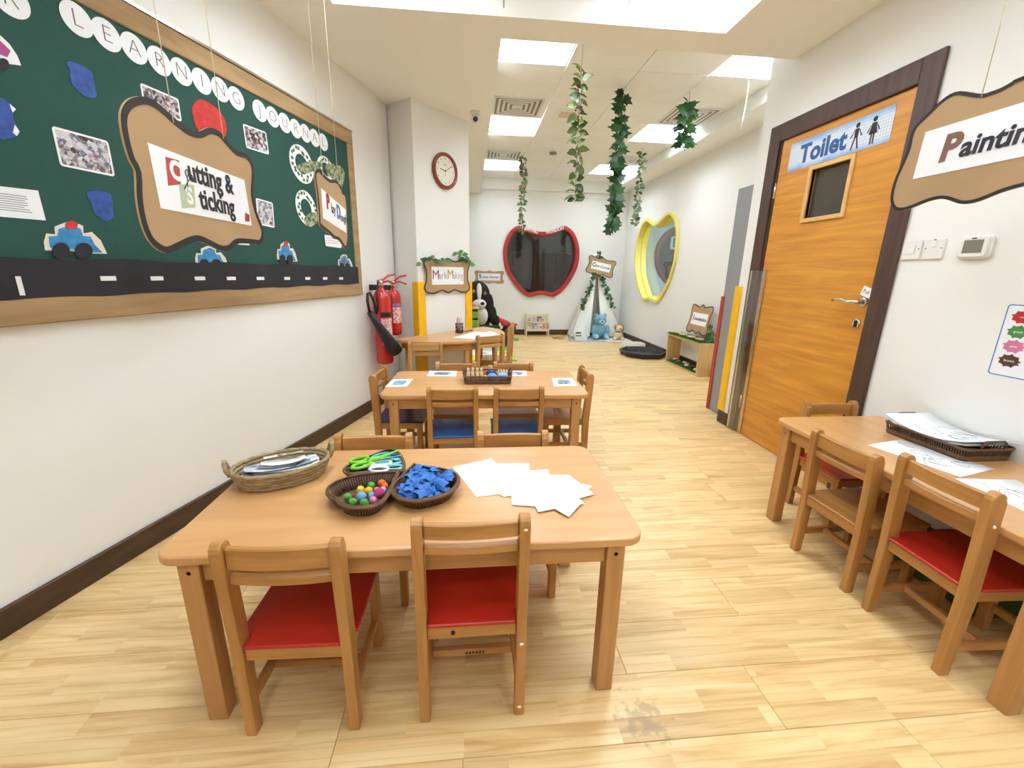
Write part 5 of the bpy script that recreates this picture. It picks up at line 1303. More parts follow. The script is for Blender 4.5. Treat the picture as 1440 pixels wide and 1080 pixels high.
GD = 'playdough lumps in the dark tray'
lump('playdough', 'navy playdough lump in the dark tray', 'playdough', 0.128, 2.665, TZ+0.006, (0.034, 0.03, 0.028), plain('dough_navy', (30, 44, 120), 0.5), GD)
lump('playdough', 'sky blue playdough lump in the dark tray beside the navy one', 'playdough', 0.133, 2.60, TZ+0.006, (0.032, 0.03, 0.024), plain('dough_sky', (96, 160, 214), 0.5), GD)
lump('playdough', 'wide pale blue playdough lump at the tray end', 'playdough', 0.20, 2.61, TZ+0.006, (0.036, 0.03, 0.024), plain('dough_pale', (132, 186, 232), 0.5), GD)
lump('playdough', 'small red playdough lump next to the wooden pegs', 'playdough', 0.085, 2.655, TZ+0.006, (0.014, 0.02, 0.026), plain('dough_red', (206, 60, 40), 0.5), GD)
lump('playdough', 'small yellow playdough lump next to the wooden pegs', 'playdough', 0.088, 2.600, TZ+0.006, (0.014, 0.018, 0.018), plain('dough_yellow', (226, 190, 90), 0.5), GD)
for k in range(4):
    x = 0.178+0.017*k
    tag(MB().lathe([(0.006, 0), (0.006, 0.05), (0.003, 0.052)], 10, m=Matrix.Translation((x, 2.69, TZ+0.0055))).build('dough_tool', M_peg), 'thin wooden dough tool standing behind the pale blue playdough', 'tool', 'dough tools in the dark tray')
M_pic = blotch('card_blue_print', [(80, 130, 180), (110, 160, 200), (150, 190, 220)], 30); M_pic2 = blotch('card_grey_print', [(70, 80, 100), (130, 140, 150), (190, 200, 205)], 40)
def card(label, pts, mat):
    w = [on_z(x, y, TZ) for x, y in pts]; c = sum(w, Vector())/4
    t = thing('picture_card', label, 'card', (c.x, c.y, TZ), 0, 'picture cards on the peg table')
    MB().prism([(p.x, p.y) for p in w], TZ+0.0003, TZ+0.0013).build('card', M_sheet, t)
    ir = [c+(p-c)*0.5 for p in w]; o = smooth_closed([(p.x, p.y) for p in ir], 3)
    MB().prism(o, TZ+0.0014, TZ+0.0017).build('picture', mat, t)
card('picture card with blue print at the notice board end of the peg table', ((541, 544.5), (572, 543.5), (581, 533), (553, 533.5)), M_pic)
card('picture card with grey animal print at the open floor end of the peg table', ((779, 543.5), (812, 542.5), (805, 532), (776, 532)), M_pic2)
card('picture card behind the wooden pegs, nearer the fire extinguishers', ((600, 529), (641, 529.5), (642.5, 521.8), (604, 521.8)), M_pic2)
card('picture card behind the playdough end of the tray', ((714, 528.8), (741, 528.8), (740, 521.6), (712, 521.6)), M_pic2)

# ================================================================== THINGS ON THE WALL TABLE
def CRt(x, y): return (x/6.0+1230, y/6.0+560)
T3 = tray('dark wicker tray stacked with drawing sheets against the wall', 1.865, 2.085, 1.325, 1.655, TZ, 0.05, name='wicker_tray', axis='y')
def curve_sheet(label, cx, cy, w_, d_, z, rz, sag, group, draw=True, name='drawing_sheet'):
    t = thing(name, label, 'drawing', (cx, cy, z), rz, group)
    n = 10; hgt = lambda u: sag*(abs(u)**2.2)
    vs = [((-1+2*i/n)*w_/2, s*d_/2, hgt(-1+2*i/n)+k) for k in (0, 0.0006) for i in range(n+1) for s in (-1, 1)]
    m = 2*(n+1); fs = [(2*i+1, 2*i+3, 2*i+2, 2*i) for i in range(n)]+[(m+2*i, m+2*i+2, m+2*i+3, m+2*i+1) for i in range(n)]
    fs += [(2*i, 2*i+2, m+2*i+2, m+2*i) for i in range(n)]+[(2*i+3, 2*i+1, m+2*i+1, m+2*i+3) for i in range(n)]
    MB().add(vs, fs, True).build('sheet', M_sheet, t, local=True)
    if draw:
        r2 = random.Random(int(cx*1000)+int(cy*100))
        for k in range(9):
            x, y = r2.uniform(-0.3, 0.3)*w_, r2.uniform(-0.28, 0.28)*d_; a = r2.uniform(0, 6.3); pts = []
            if k % 2:
                rr = r2.uniform(0.012, 0.03); pts = [(x+rr*1.7*cos(a+u), y+rr*sin(a+u)) for u in [5.2*i/14 for i in range(15)]]
            else:
                for i in range(7): pts.append((x, y)); a += r2.uniform(-0.6, 0.6); x += 0.016*cos(a); y += 0.013*sin(a)
            pts = [(max(-w_*0.44, min(w_*0.44, px)), max(-d_*0.44, min(d_*0.44, py))) for px, py in pts]
            MB().tube([(px, py, hgt(px/(w_/2))+0.0009) for px, py in pts], 0.0007, 4).build('pen_line', M_pen, t, local=True)
    return t
for k in range(5):
    curve_sheet(('drawing sheet on top of the wicker tray stack, curling up at its ends' if k == 4 else 'sheet in the paper stack of the wall table tray'), 1.972+0.002*sin(k), 1.488+0.004*cos(2*k), 0.335, 0.218, TZ+0.046+0.0022*k, radians(90+1.5*sin(3*k)), 0.030 if k > 2 else 0.022, 'drawing sheets stacked in the wall tray' if k < 4 else None, draw=(k == 4))
def q2(pts): 
    w = [on_z(x, y, TZ) for x, y in pts]; c = sum(w, Vector())/4; return c
curve_sheet('line drawing sheet lying between the tray and the red-seat chair', 1.785, 1.385, 0.30, 0.212, TZ+0.0004, radians(104), 0.0, None)
curve_sheet('line drawing sheet lying at the wall table end away from the door', 1.775, 1.045, 0.30, 0.212, TZ+0.0004, radians(84), 0.0, None)

# things under the wall table
t = thing('storage_tub', 'green plastic tub on the floor under the wall table', 'tub', (1.93, 1.32, 0))
MB().prism(rrect(0.24, 0.34, 0.03, 4, 1.945, 1.28), 0.002, 0.12).build('body', plain('dark_green_tub', (70, 96, 40), 0.5), t, bevel=0.006)
MB().ring(rrect(0.26, 0.36, 0.035, 4, 1.945, 1.28), rrect(0.225, 0.325, 0.03, 4, 1.945, 1.28), 0.1205, 0.135).build('rim', plain('dark_green_tub', (70, 96, 40), 0.5), t, bevel=0.003)
tag(MB().prism(rrect(0.18, 0.24, 0.04, 4, 1.95, 1.28), 0.123, 0.19).build('black_bag', M_fblack, bevel=0.02, seg=2), 'black folded bag lying in the green tub under the wall table', 'bag')

# ================================================================== THINGS ON THE HALF-ROUND TABLE
p = on_z(646, 468, HZ)
t = thing('pencil_pot', 'black mesh pencil pot on the half-round table', 'pencil pot', (p.x, p.y, HZ)); T = Matrix.Translation((p.x, p.y, HZ+0.0005))
MB().lathe([(0.036, 0), (0.036, 0.004)], 20, m=T).build('base', M_fblack, t)
b = MB()
for k in range(20):
    a = 2*pi*k/20; b.tube([(0.036*cos(a), 0.036*sin(a), 0.002), (0.036*cos(a+0.4), 0.036*sin(a+0.4), 0.09)], 0.0016, 4, m=T); b.tube([(0.036*cos(a), 0.036*sin(a), 0.002), (0.036*cos(a-0.4), 0.036*sin(a-0.4), 0.09)], 0.0016, 4, m=T)
for z in (0.02, 0.045, 0.07): b.tube([(0.036*cos(2*pi*k/20), 0.036*sin(2*pi*k/20), z) for k in range(20)], 0.0012, 4, closed=True, m=T)
b.build('mesh_wall', M_fblack, t); MB().tube([(0.036*cos(2*pi*k/20), 0.036*sin(2*pi*k/20), 0.09) for k in range(20)], 0.003, 6, closed=True, m=T).build('rim', M_fblack, t)
M_pk = plain('pencil_pink', (232, 190, 170), 0.5)
for k in range(9):
    a = 2*pi*k/9; r = 0.018 if k else 0; tp = 1.25 if k != 3 else 1.9
    tag(MB().tube([(r*cos(a), r*sin(a), 0.006), (r*tp*cos(a), r*tp*sin(a), 0.135), (r*tp*1.02*cos(a), r*tp*1.02*sin(a), 0.147)], [0.0042, 0.0042, 0.001], 6, m=T).build('pencil', M_pk if k != 3 else plain('pencil_dark', (90, 60, 70), 0.5)), 'pale pencil standing in the mesh pot' if k != 3 else 'dark pencil leaning out of the mesh pot', 'pencil', 'pencils in the mesh pot' if k != 3 else None)
GH = 'white sheets on the half-round table'
for q in (((637, 475), (668, 466.5), (700, 470), (668, 477)), ((655, 472), (690, 466), (702, 470), (675, 476))):
    w_ = [on_z(x, y, HZ) for x, y in q]; k = 0 if q[0][0] < 650 else 1
    tag(MB().prism([(p.x, p.y) for p in w_], HZ+0.0004+0.001*k, HZ+0.0012+0.001*k).build('paper_sheet', M_sheet), 'white sheet lying on the half-round table', 'paper', GH)
a, b2 = on_z(655, 466.5, HZ), on_z(662, 465.5, HZ); t = thing('spectacles', 'dark wire spectacles lying on the half-round table beside the pencil pot', 'spectacles', (a.x, a.y, HZ))
for c in (a, b2): MB().tube([(c.x+0.022*cos(u), c.y+0.018*sin(u), HZ+0.004) for u in [2*pi*i/16 for i in range(16)]], 0.002, 5, closed=True).build('lens_rim', M_fblack, t)
MB().tube([(a.x, a.y+0.02, HZ+0.004), (a.x+0.03, a.y+0.10, HZ+0.006)], 0.0018, 5).build('temple', M_fblack, t); MB().tube([(b2.x, b2.y+0.02, HZ+0.004), (b2.x+0.03, b2.y+0.10, HZ+0.006)], 0.0018, 5).build('temple', M_fblack, t)
MB().tube([(a.x+0.02, a.y, HZ+0.005), (b2.x-0.02, b2.y, HZ+0.005)], 0.0018, 5).build('bridge', M_fblack, t)

# ================================================================== LEAF GARLANDS
def leaf_mesh(name, kind, mat):
    b = MB()
    if kind == 'oval':
        prof = [(0, 0.0), (0.18, 0.26), (0.42, 0.36), (0.7, 0.27), (1.0, 0.0)]
    if kind == 'slim':
        prof = [(0, 0.0), (0.2, 0.14), (0.5, 0.18), (0.8, 0.1), (1.0, 0.0)]
    if kind in ('oval', 'slim'):
        vs = []
        for y, w_ in prof: vs += [(-w_, y, 0.10*sin(pi*y)-0.05*y), (0, y, 0.02-0.12*y*y+0.0), (w_, y, 0.10*sin(pi*y)-0.05*y)]
        fs = []
        for i in range(len(prof)-1):
            fs += [(3*i, 3*i+1, 3*i+4, 3*i+3), (3*i+1, 3*i+2, 3*i+5, 3*i+4)]
        b.add(vs, fs, True)
    else:   # ivy: five lobes
        o = [(0, -0.05), (0.22, -0.12), (0.30, 0.05), (0.52, 0.12), (0.36, 0.34), (0.40, 0.60), (0.18, 0.62), (0, 1.0), (-0.18, 0.62), (-0.40, 0.60), (-0.36, 0.34), (-0.52, 0.12), (-0.30, 0.05), (-0.22, -0.12)]
        vs = [(0, 0.28, 0.06)]+[(x, y, -0.10*(x*x+(y-0.3)**2)) for x, y in o]
        b.add(vs, [(0, i+1, (i+1) % len(o)+1) for i in range(len(o))], True)
    return b.mesh(name, mat)
def leafmat(name, c1, c2):
    m = plain(name, c1, 0.45, var=0.0); nt = m.node_tree; b = nt.nodes['Principled BSDF']
    oi = N(nt, 'ShaderNodeObjectInfo'); r = ramp(nt, [(0, s2l(c1)), (1, s2l(c2))]); nt.links.new(oi.outputs['Random'], r.inputs[0]); nt.links.new(r.outputs[0], b.inputs['Base Color'])
    return m
LM = {'olive': leafmat('leaf_olive', (52, 76, 24), (104, 122, 46)), 'ivy': leafmat('leaf_ivy', (20, 60, 26), (52, 100, 44)), 'pale': leafmat('leaf_pale', (70, 100, 66), (128, 142, 92)), 'maroon': leafmat('leaf_maroon', (52, 48, 32), (92, 104, 60)), 'rust': leafmat('leaf_rust', (122, 64, 40), (140, 104, 62)), 'euc': leafmat('leaf_euc', (60, 110, 66), (112, 150, 96))}
LEAF = {}
def leaf(kind, mat):
    if (kind, mat) not in LEAF: LEAF[(kind, mat)] = leaf_mesh('leaf', kind, LM[mat])
    return LEAF[(kind, mat)]
M_stem = plain('stem', (92, 84, 44), 0.7); M_berry = plain('berry', (110, 28, 30), 0.35)
def garland(label, path, n, size, spread, kinds, seed, berries=(), top=None, group='leaf garlands hanging from the ceiling', name='leaf_garland', droop=0.6, stem_r=0.002):
    """leaves along a path (list of points); every leaf is an object"""
    path = [Vector(p) for p in path]; rnd = random.Random(seed)
    t = thing(name, label, 'garland', tuple(path[-1]), 0, group)
    im = FRAMES[t.name].inverted()
    pp = path if top is None else [Vector(top)]+path
    MB().tube(pp, stem_r, 5).build('stem', M_stem, t)
    if top is not None: MB().tube([top, path[0]], 0.0016, 5).build('string', M_string, t)
    L = [0]
    for i in range(1, len(path)): L.append(L[-1]+(path[i]-path[i-1]).length)
    for k in range(n):
        d = L[-1]*(k+0.5*rnd.random())/n; i = max(j for j in range(len(path)-1) if L[j] <= d); u = (d-L[i])/(L[i+1]-L[i])
        p = path[i].lerp(path[i+1], u)
        az = k*2.4+rnd.uniform(-0.5, 0.5); kd, mt = kinds[int(rnd.random()*len(kinds))]
        s = size*rnd.uniform(0.75, 1.15); el = rnd.uniform(-1.0, 0.35)*droop
        off = Vector((cos(az), sin(az), 0))*spread*rnd.uniform(0.1, 1.0)
        ph = rnd.gauss(0, 0.75); nn = Vector((sin(ph), -cos(ph), rnd.uniform(0.0, 0.7))).normalized()
        sd = 1 if k % 2 else -1; tl = rnd.uniform(-1.0, 0.75)*droop*1.3
        sv = Vector((0, 0, 1)).cross(nn).normalized()*sd; uv = nn.cross(sv).normalized()*sd
        if uv.z < 0: uv = -uv
        dv = (sv*cos(tl)+uv*sin(tl)).normalized(); xv = dv.cross(nn).normalized()
        R_ = Matrix((( xv.x, dv.x, nn.x, 0), (xv.y, dv.y, nn.y, 0), (xv.z, dv.z, nn.z, 0), (0, 0, 0, 1)))
        off = Vector((sv.x*0.4+cos(az)*0.5, sin(az)*0.6, 0))*spread*rnd.uniform(0.0, 1.0)
        inst('leaf', leaf(kd, mt), t, im @ Matrix.Translation(p+off*0.5) @ R_ @ Matrix.Diagonal((s, s, s, 1)))
    for f_, cnt in berries:
        d = L[-1]*f_; i = max(j for j in range(len(path)-1) if L[j] <= d); p = path[i].lerp(path[i+1], (d-L[i])/(L[i+1]-L[i]))
        for q in range(cnt):
            c = p+Vector((rnd.uniform(-0.03, 0.035), rnd.uniform(-0.03, 0.03), rnd.uniform(-0.03, 0.03)))
            MB().ball(c, 0.0075, 8, 6).build('berry', M_berry, t)
    return t
def hang(px_top, px_pts, Y=None):
    a = on_z(*px_top, ZG); Y = Y or a.y
    return (a.x, Y, ZG-0.001), [tuple(on_y(x, y, Y)) for x, y in px_pts]
top, path = hang((820.5, 60), [(818, 95), (815, 140), (813, 190), (811, 240), (808, 285)])
garland('long garland of olive leaves with dark red berries', path, 60, 0.082, 0.04, [('oval', 'olive')]*5+[('slim', 'olive')], 11, [(0.15, 12), (0.30, 9), (0.38, 9), (0.62, 6), (0.72, 7), (0.93, 6)], top=top)
top, path = hang((880, 122), [(876, 128), (873, 170), (869, 220), (866, 270), (860, 328)])
garland('long garland of big dark green ivy leaves', path, 80, 0.10, 0.05, [('ivy', 'ivy')], 12, top=top)
top, path = hang((737, 214), [(736, 220), (737, 245), (735, 270), (734, 300), (733, 328)])
garland('slim garland of small pale leaves turning rusty, before the red window', path, 80, 0.066, 0.05, [('oval', 'pale')]*3+[('oval', 'rust')], 13, top=top)
top, path = hang((903, 208), [(903, 216), (901, 240), (898, 270), (895, 300), (892, 318)])
garland('short garland of dark speckled leaves, before the yellow window', path, 52, 0.072, 0.06, [('oval', 'maroon')]*2+[('ivy', 'pale')], 14, top=top)
top, path = hang((970, 129), [(969, 146), (966, 160), (965, 175), (962, 195), (960, 210)])
garland('short ivy garland hanging below the side air vent', path, 26, 0.12, 0.06, [('ivy', 'ivy'), ('ivy', 'ivy'), ('slim', 'ivy')], 15, top=top)
a = on_z(1053, 112, ZG); P_ = [tuple(on_y(x, y, a.y)) for x, y in ((1053, 112), (1052, 125), (1048, 150), (1045, 165), (1042, 182))]; P_[0] = (a.x, a.y, ZG-0.0005)
tag(MB().tube(P_, 0.004, 6).build('hanging_ribbon', plain('ribbon_cream', (232, 220, 196), 0.7)), 'loose cream ribbon hanging from the ceiling light by the door wall', 'ribbon')
# sprigs on the Mark Making sign
def cfp(px, py, off=0.06): s, z = on_cf(px, py, off); return tuple(cf(s, z, off))
garland('leafy sprig draped along the top of the Mark Making sign', [cfp(592, 370), cfp(603, 364), cfp(618, 366), cfp(630, 367)], 16, 0.06, 0.03, [('oval', 'euc')], 21, group='sprigs on the clock column', name='leaf_sprig')
garland('leafy sprig on the upper corner of the Mark Making sign by the storage trays', [cfp(643, 355), cfp(652, 360), cfp(657, 368), cfp(661, 373)], 12, 0.058, 0.03, [('oval', 'euc')], 22, group='sprigs on the clock column', name='leaf_sprig')

# ================================================================== REAR PLAY AREA
# grey and white mats
tag(MB().prism([(1.76, 7.42), (2.42, 7.42), (2.42, 8.22), (1.90, 8.22)], 0.0005, 0.012).build('floor_mat', plain('mat_grey', (168, 172, 180), 0.9)), 'grey floor mat under the teepee beside the white mat', 'mat')
tag(MB().box((2.425, 7.42, 0.0005), (2.925, 8.22, 0.014)).build('floor_mat', plain('mat_white', (232, 228, 220), 0.9), bevel=0.004), 'white floor mat under the teepee beside the grey mat', 'mat')
# teepee
tt = thing('play_teepee', 'white cloth play teepee with ivy on its poles, in the corner', 'teepee', (2.36, 7.9, 0))
apex = Vector((2.345, 8.02, 1.32)); feet = [Vector((1.85, 7.80, 0.014)), Vector((2.88, 7.78, 0.016)), Vector((2.86, 8.25, 0.014)), Vector((1.90, 8.25, 0.014))]
M_cloth = plain('teepee_cloth', (240, 238, 232), 0.85, var=0.02, bump=0.05); M_pole = plain('white_pole', (236, 234, 226), 0.5)
for f_ in feet:
    e = apex+(apex-f_)*0.16; MB().tube([f_, apex, e], 0.013, 8).build('pole', M_pole, tt)
def cloth(name, pts_top, pts_bot, wave=0.012):
    n = len(pts_top)-1; rows = 8; vs = []
    for r in range(rows+1):
        for i in range(n+1):
            u = r/rows; p = Vector(pts_top[i]).lerp(Vector(pts_bot[i]), u); p.y -= wave*u*sin(i*2.1); vs.append(p)
    fs = [(r*(n+1)+i, (r+1)*(n+1)+i, (r+1)*(n+1)+i+1, r*(n+1)+i+1) for r in range(rows) for i in range(n)]
    MB().add(vs, fs, True).build(name, M_cloth, tt)
lerp = lambda a, b, t: Vector(a).lerp(Vector(b), t)
F0, F1, F2, F3 = [f+Vector((0, 0, 0.03)) for f in feet]; ap = lambda k, f_: lerp(apex, f_, 0.08)
cl = lerp(F0, F1, 0.36); cr2 = lerp(F0, F1, 0.58)
cloth('front_flap', [ap(0, lerp(F0, cl, i/6)) for i in range(7)], [lerp(F0, cl, i/6) for i in range(7)])
cloth('front_flap', [ap(0, lerp(cr2, F1, i/6)) for i in range(7)], [lerp(cr2, F1, i/6) for i in range(7)])
cloth('side_panel', [ap(0, lerp(F1, F2, i/4)) for i in range(5)], [lerp(F1, F2, i/4) for i in range(5)], 0)
cloth('side_panel', [ap(0, lerp(F3, F0, i/4)) for i in range(5)], [lerp(F3, F0, i/4) for i in range(5)], 0)
cloth('back_panel', [ap(0, lerp(F2, F3, i/6)) for i in range(7)], [lerp(F2, F3, i/6) for i in range(7)], 0)
GI = 'ivy strands on the teepee'
off = Vector((0, -0.04, 0))
garland('ivy strand down the teepee pole on the bear basket side', [lerp(apex, feet[0], k)+off for k in (0.05, 0.2, 0.35, 0.5, 0.6)], 40, 0.075, 0.05, [('ivy', 'ivy'), ('ivy', 'ivy'), ('ivy', 'pale')], 31, group=GI, name='ivy_strand')
garland('ivy strand down the teepee pole on the yellow window side', [lerp(apex, feet[1], k)+off for k in (0.05, 0.2, 0.35, 0.5, 0.58)], 30, 0.075, 0.06, [('ivy', 'ivy'), ('ivy', 'ivy'), ('ivy', 'pale')], 32, group=GI, name='ivy_strand')
garland('ivy tuft standing on the teepee tip above its sign', [apex+Vector((0.0, -0.06, 0.0)), apex+Vector((0.01, -0.05, 0.12)), apex+Vector((0.0, -0.05, 0.26))], 22, 0.075, 0.09, [('ivy', 'ivy'), ('slim', 'ivy')], 33, group=GI, name='ivy_strand')
q = on_y(845, 375, 7.86)
small_sign('cardboard Calm Corner sign hung on the teepee', fr((q.x, 7.86, q.z), (cos(radians(-12)), 0, sin(radians(-12))), (sin(radians(12)), 0, cos(radians(12)))), 0.53, 0.32, 0.36, 0.14, [('C', -0.135, 0.005, 0.10, plain('text_teal', (60, 96, 120), 0.6), {'bold': 0.003}), ('alm Corner', 0.03, 0, 0.062, M_txt, {'bold': 0.001})])
# plush animals
def plush(name, label, loc, balls, mat, extra, cat='plush toy'):
    t = thing(name, label, cat, loc); b = MB()
    for c, r in balls: b.ball((loc[0]+c[0], loc[1]+c[1], loc[2]+c[2]), r, 18, 12)
    b.build('body', mat, t)
    for nm, c, r, m in extra: MB().ball((loc[0]+c[0], loc[1]+c[1], loc[2]+c[2]), r, 14, 10).build(nm, m, t)
    return t
M_bear = plain('plush_blue', (122, 166, 188), 0.95, var=0.12, scale=60, bump=0.3); M_bear2 = plain('plush_pale', (168, 206, 224), 0.95, bump=0.3); M_eye = plain('plush_black', (30, 26, 26), 0.4)
plush('plush_bear', 'light blue plush bear sitting in the teepee opening', (2.385, 7.72, 0.014), [((0, 0, 0.15), (0.12, 0.10, 0.15)), ((0, -0.01, 0.345), (0.11, 0.10, 0.105)), ((-0.08, 0, 0.43), (0.035, 0.025, 0.04)), ((0.08, 0, 0.43), (0.035, 0.025, 0.04)), ((-0.125, -0.04, 0.17), (0.045, 0.05, 0.09)), ((0.125, -0.04, 0.17), (0.045, 0.05, 0.09)), ((-0.10, -0.10, 0.06), (0.055, 0.09, 0.058)), ((0.10, -0.10, 0.06), (0.055, 0.09, 0.058))], M_bear,
      [('muzzle', (0, -0.095, 0.32), (0.055, 0.035, 0.04), M_bear2), ('nose', (0, -0.13, 0.335), (0.018, 0.012, 0.012), M_eye), ('eye', (-0.04, -0.098, 0.365), (0.01, 0.008, 0.011), M_eye), ('eye', (0.04, -0.098, 0.365), (0.01, 0.008, 0.011), M_eye), ('foot_pad', (-0.10, -0.185, 0.06), (0.038, 0.012, 0.04), M_bear2), ('foot_pad', (0.10, -0.185, 0.06), (0.038, 0.012, 0.04), M_bear2)])
M_pup = plain('plush_cream', (228, 208, 178), 0.95, var=0.15, scale=50, bump=0.3); M_pupb = plain('plush_tan', (186, 124, 72), 0.95, bump=0.3)
plush('plush_puppy', 'small cream and tan plush puppy on the white mat', (2.70, 7.62, 0.0145), [((0, 0, 0.085), (0.09, 0.08, 0.085)), ((0.01, -0.03, 0.21), (0.07, 0.065, 0.07)), ((-0.07, -0.07, 0.03), (0.035, 0.06, 0.03)), ((0.07, -0.07, 0.03), (0.035, 0.06, 0.03))], M_pup,
      [('ear', (0.075, -0.02, 0.215), (0.03, 0.03, 0.065), M_pupb), ('ear', (-0.055, -0.02, 0.23), (0.028, 0.03, 0.05), M_pupb), ('cap_patch', (0.015, -0.02, 0.262), (0.05, 0.045, 0.025), M_pupb), ('muzzle', (0.0, -0.09, 0.195), (0.035, 0.03, 0.028), M_pup), ('nose', (0.0, -0.118, 0.205), (0.013, 0.01, 0.01), M_eye), ('collar', (0, -0.02, 0.15), (0.06, 0.058, 0.012), M_eye)])
# white perforated basket
t = thing('plastic_basket', 'white plastic basket with slotted sides on the grey mat', 'basket', (1.985, 7.58, 0.0125))
o = rrect(0.26, 0.18, 0.02); ob = rrect(0.22, 0.15, 0.02)
for z0, z1, k0, k1 in ((0.0, 0.075, 0.0, 0.65), (0.10, 0.125, 0.82, 1.0)):
    A = [(p[0]+(q[0]-p[0])*k0, p[1]+(q[1]-p[1])*k0) for p, q in zip(ob, o)]; B_ = [(p[0]+(q[0]-p[0])*k1, p[1]+(q[1]-p[1])*k1) for p, q in zip(ob, o)]
    n = len(o); A2, B2 = shrink(A, 0.004), shrink(B_, 0.004)
    MB().add([(*p, z0) for p in A]+[(*p, z1) for p in B_]+[(*p, z1) for p in B2]+[(*p, z0) for p in A2], [(k*n+i, k*n+(i+1) % n, ((k+1) % 4)*n+(i+1) % n, ((k+1) % 4)*n+i) for k in range(4) for i in range(n)]).build('wall_band', M_white, t, local=True)
for i in range(0, len(o)):
    p = Vector(ob[i]).lerp(Vector(o[i]), 0.65); q = Vector(ob[i]).lerp(Vector(o[i]), 0.82)
    pn, qn = Vector(ob[(i+1) % len(o)]).lerp(Vector(o[(i+1) % len(o)]), 0.65), Vector(ob[(i+1) % len(o)]).lerp(Vector(o[(i+1) % len(o)]), 0.82)
    c = max(1, int((pn-p).length/0.03))
    for k in range(c): MB().tube([(*p.lerp(pn, k/c), 0.073), (*q.lerp(qn, k/c), 0.102)], 0.004, 5).build('slot_bar', M_white, t, local=True)
MB().prism(ob, 0.0, 0.004).build('base', M_white, t, local=True)
tag(MB().prism(rrect(0.10, 0.06, 0.02, 4, 1.95, 7.58), 0.02, 0.15).build('dark_pouch', M_fblack, bevel=0.012, seg=2), 'dark pouch standing in the white plastic basket', 'pouch')
tag(MB().prism(rrect(0.07, 0.05, 0.015, 4, 2.04, 7.59), 0.02, 0.13).build('paper_packet', M_paper, bevel=0.008), 'white packet in the white plastic basket', 'packet')
# small wicker tray on the floor
t = thing('rush_tray', 'small natural rush tray on the floor before the bookrack', 'tray', (1.63, 7.82, 0)); M_rush = plain('rush', (204, 172, 118), 0.8, var=0.2, scale=60)
MB().prism(circle(0.10, 24, 0, 0, 0.075), 0.001, 0.006).build('base', M_rush, t, local=True)
for k in range(3): MB().tube([((0.10+0.005*k)*cos(u), (0.075+0.005*k)*sin(u), 0.008+0.013*k) for u in [2*pi*i/28 for i in range(28)]], 0.0075, 6, closed=True).build('coil', M_rush, t, local=True)
tag(MB().prism(rrect(0.1, 0.06, 0.01, 3, 1.63, 7.82), 0.0065, 0.03).build('card_stack', plain('card_brown', (150, 120, 84), 0.7), bevel=0.003), 'brown card pack lying in the small rush tray', 'cards')
# book rack
bk = thing('book_rack', 'low pale wood book rack against the far wall', 'book rack', (1.27, 8.18, 0)); bx0, bx1, by0, by1 = 1.05, 1.50, 8.06, 8.29
for x in (bx0, bx1-0.02):
    MB().box((x, by0, 0), (x+0.02, by0+0.025, 0.22)).build('front_post', M_palewood, bk, bevel=0.002)
    MB().box((x, by1-0.025, 0), (x+0.02, by1, 0.42)).build('rear_post', M_palewood, bk, bevel=0.002)
    MB().box((x+0.004, by0+0.0255, 0.10), (x+0.016, by1-0.0255, 0.24)).build('side_panel', M_palewood, bk, bevel=0.002)
for y, z in ((by0+0.002, 0.10), (by0+0.12, 0.23)):
    MB().box((bx0+0.021, y, z), (bx1-0.021, y+0.012, z+0.045)).build('front_rail', M_palewood, bk, bevel=0.002)
    MB().box((bx0+0.021, y+0.0125, z), (bx1-0.021, y+0.085, z+0.01)).build('shelf', M_palewood, bk)
MB().box((bx0+0.021, by1-0.02, 0.34), (bx1-0.021, by1-0.008, 0.40)).build('back_rail', M_palewood, bk)
bcols = [((236, 230, 222), 'white'), ((120, 150, 190), 'pale blue'), ((70, 66, 70), 'dark grey'), ((190, 200, 150), 'light green'), ((214, 130, 96), 'coral'), ((206, 196, 170), 'beige')]
for row, (y, z, order) in enumerate(((by0+0.05, 0.111, (3, 1, 0, 4)), (by0+0.17, 0.241, (0, 5, 2, 3)))):
    for k, ci in enumerate(order):
        x = bx0+0.035+0.098*k; mm = Matrix.Translation((x, y, z)) @ Matrix.Rotation(radians(-10), 4, 'X')
        t = thing('picture_book', '%s picture book on the %s tier of the book rack' % (bcols[ci][1], 'lower' if row == 0 else 'upper'), 'book', (x, y, z), 0, 'books on the pale rack')
        MB().box((0, 0, 0), (0.09, 0.010, 0.12), m=mm).build('cover', plain('book_'+bcols[ci][1], bcols[ci][0], 0.5), t, bevel=0.001)
        MB().box((0.012, -0.0012, 0.035), (0.078, -0.0002, 0.10), m=mm).build('cover_print', blotch('cover_print', [(90, 70, 60), (200, 120, 90), (240, 236, 228), (110, 140, 180)], 30), t)
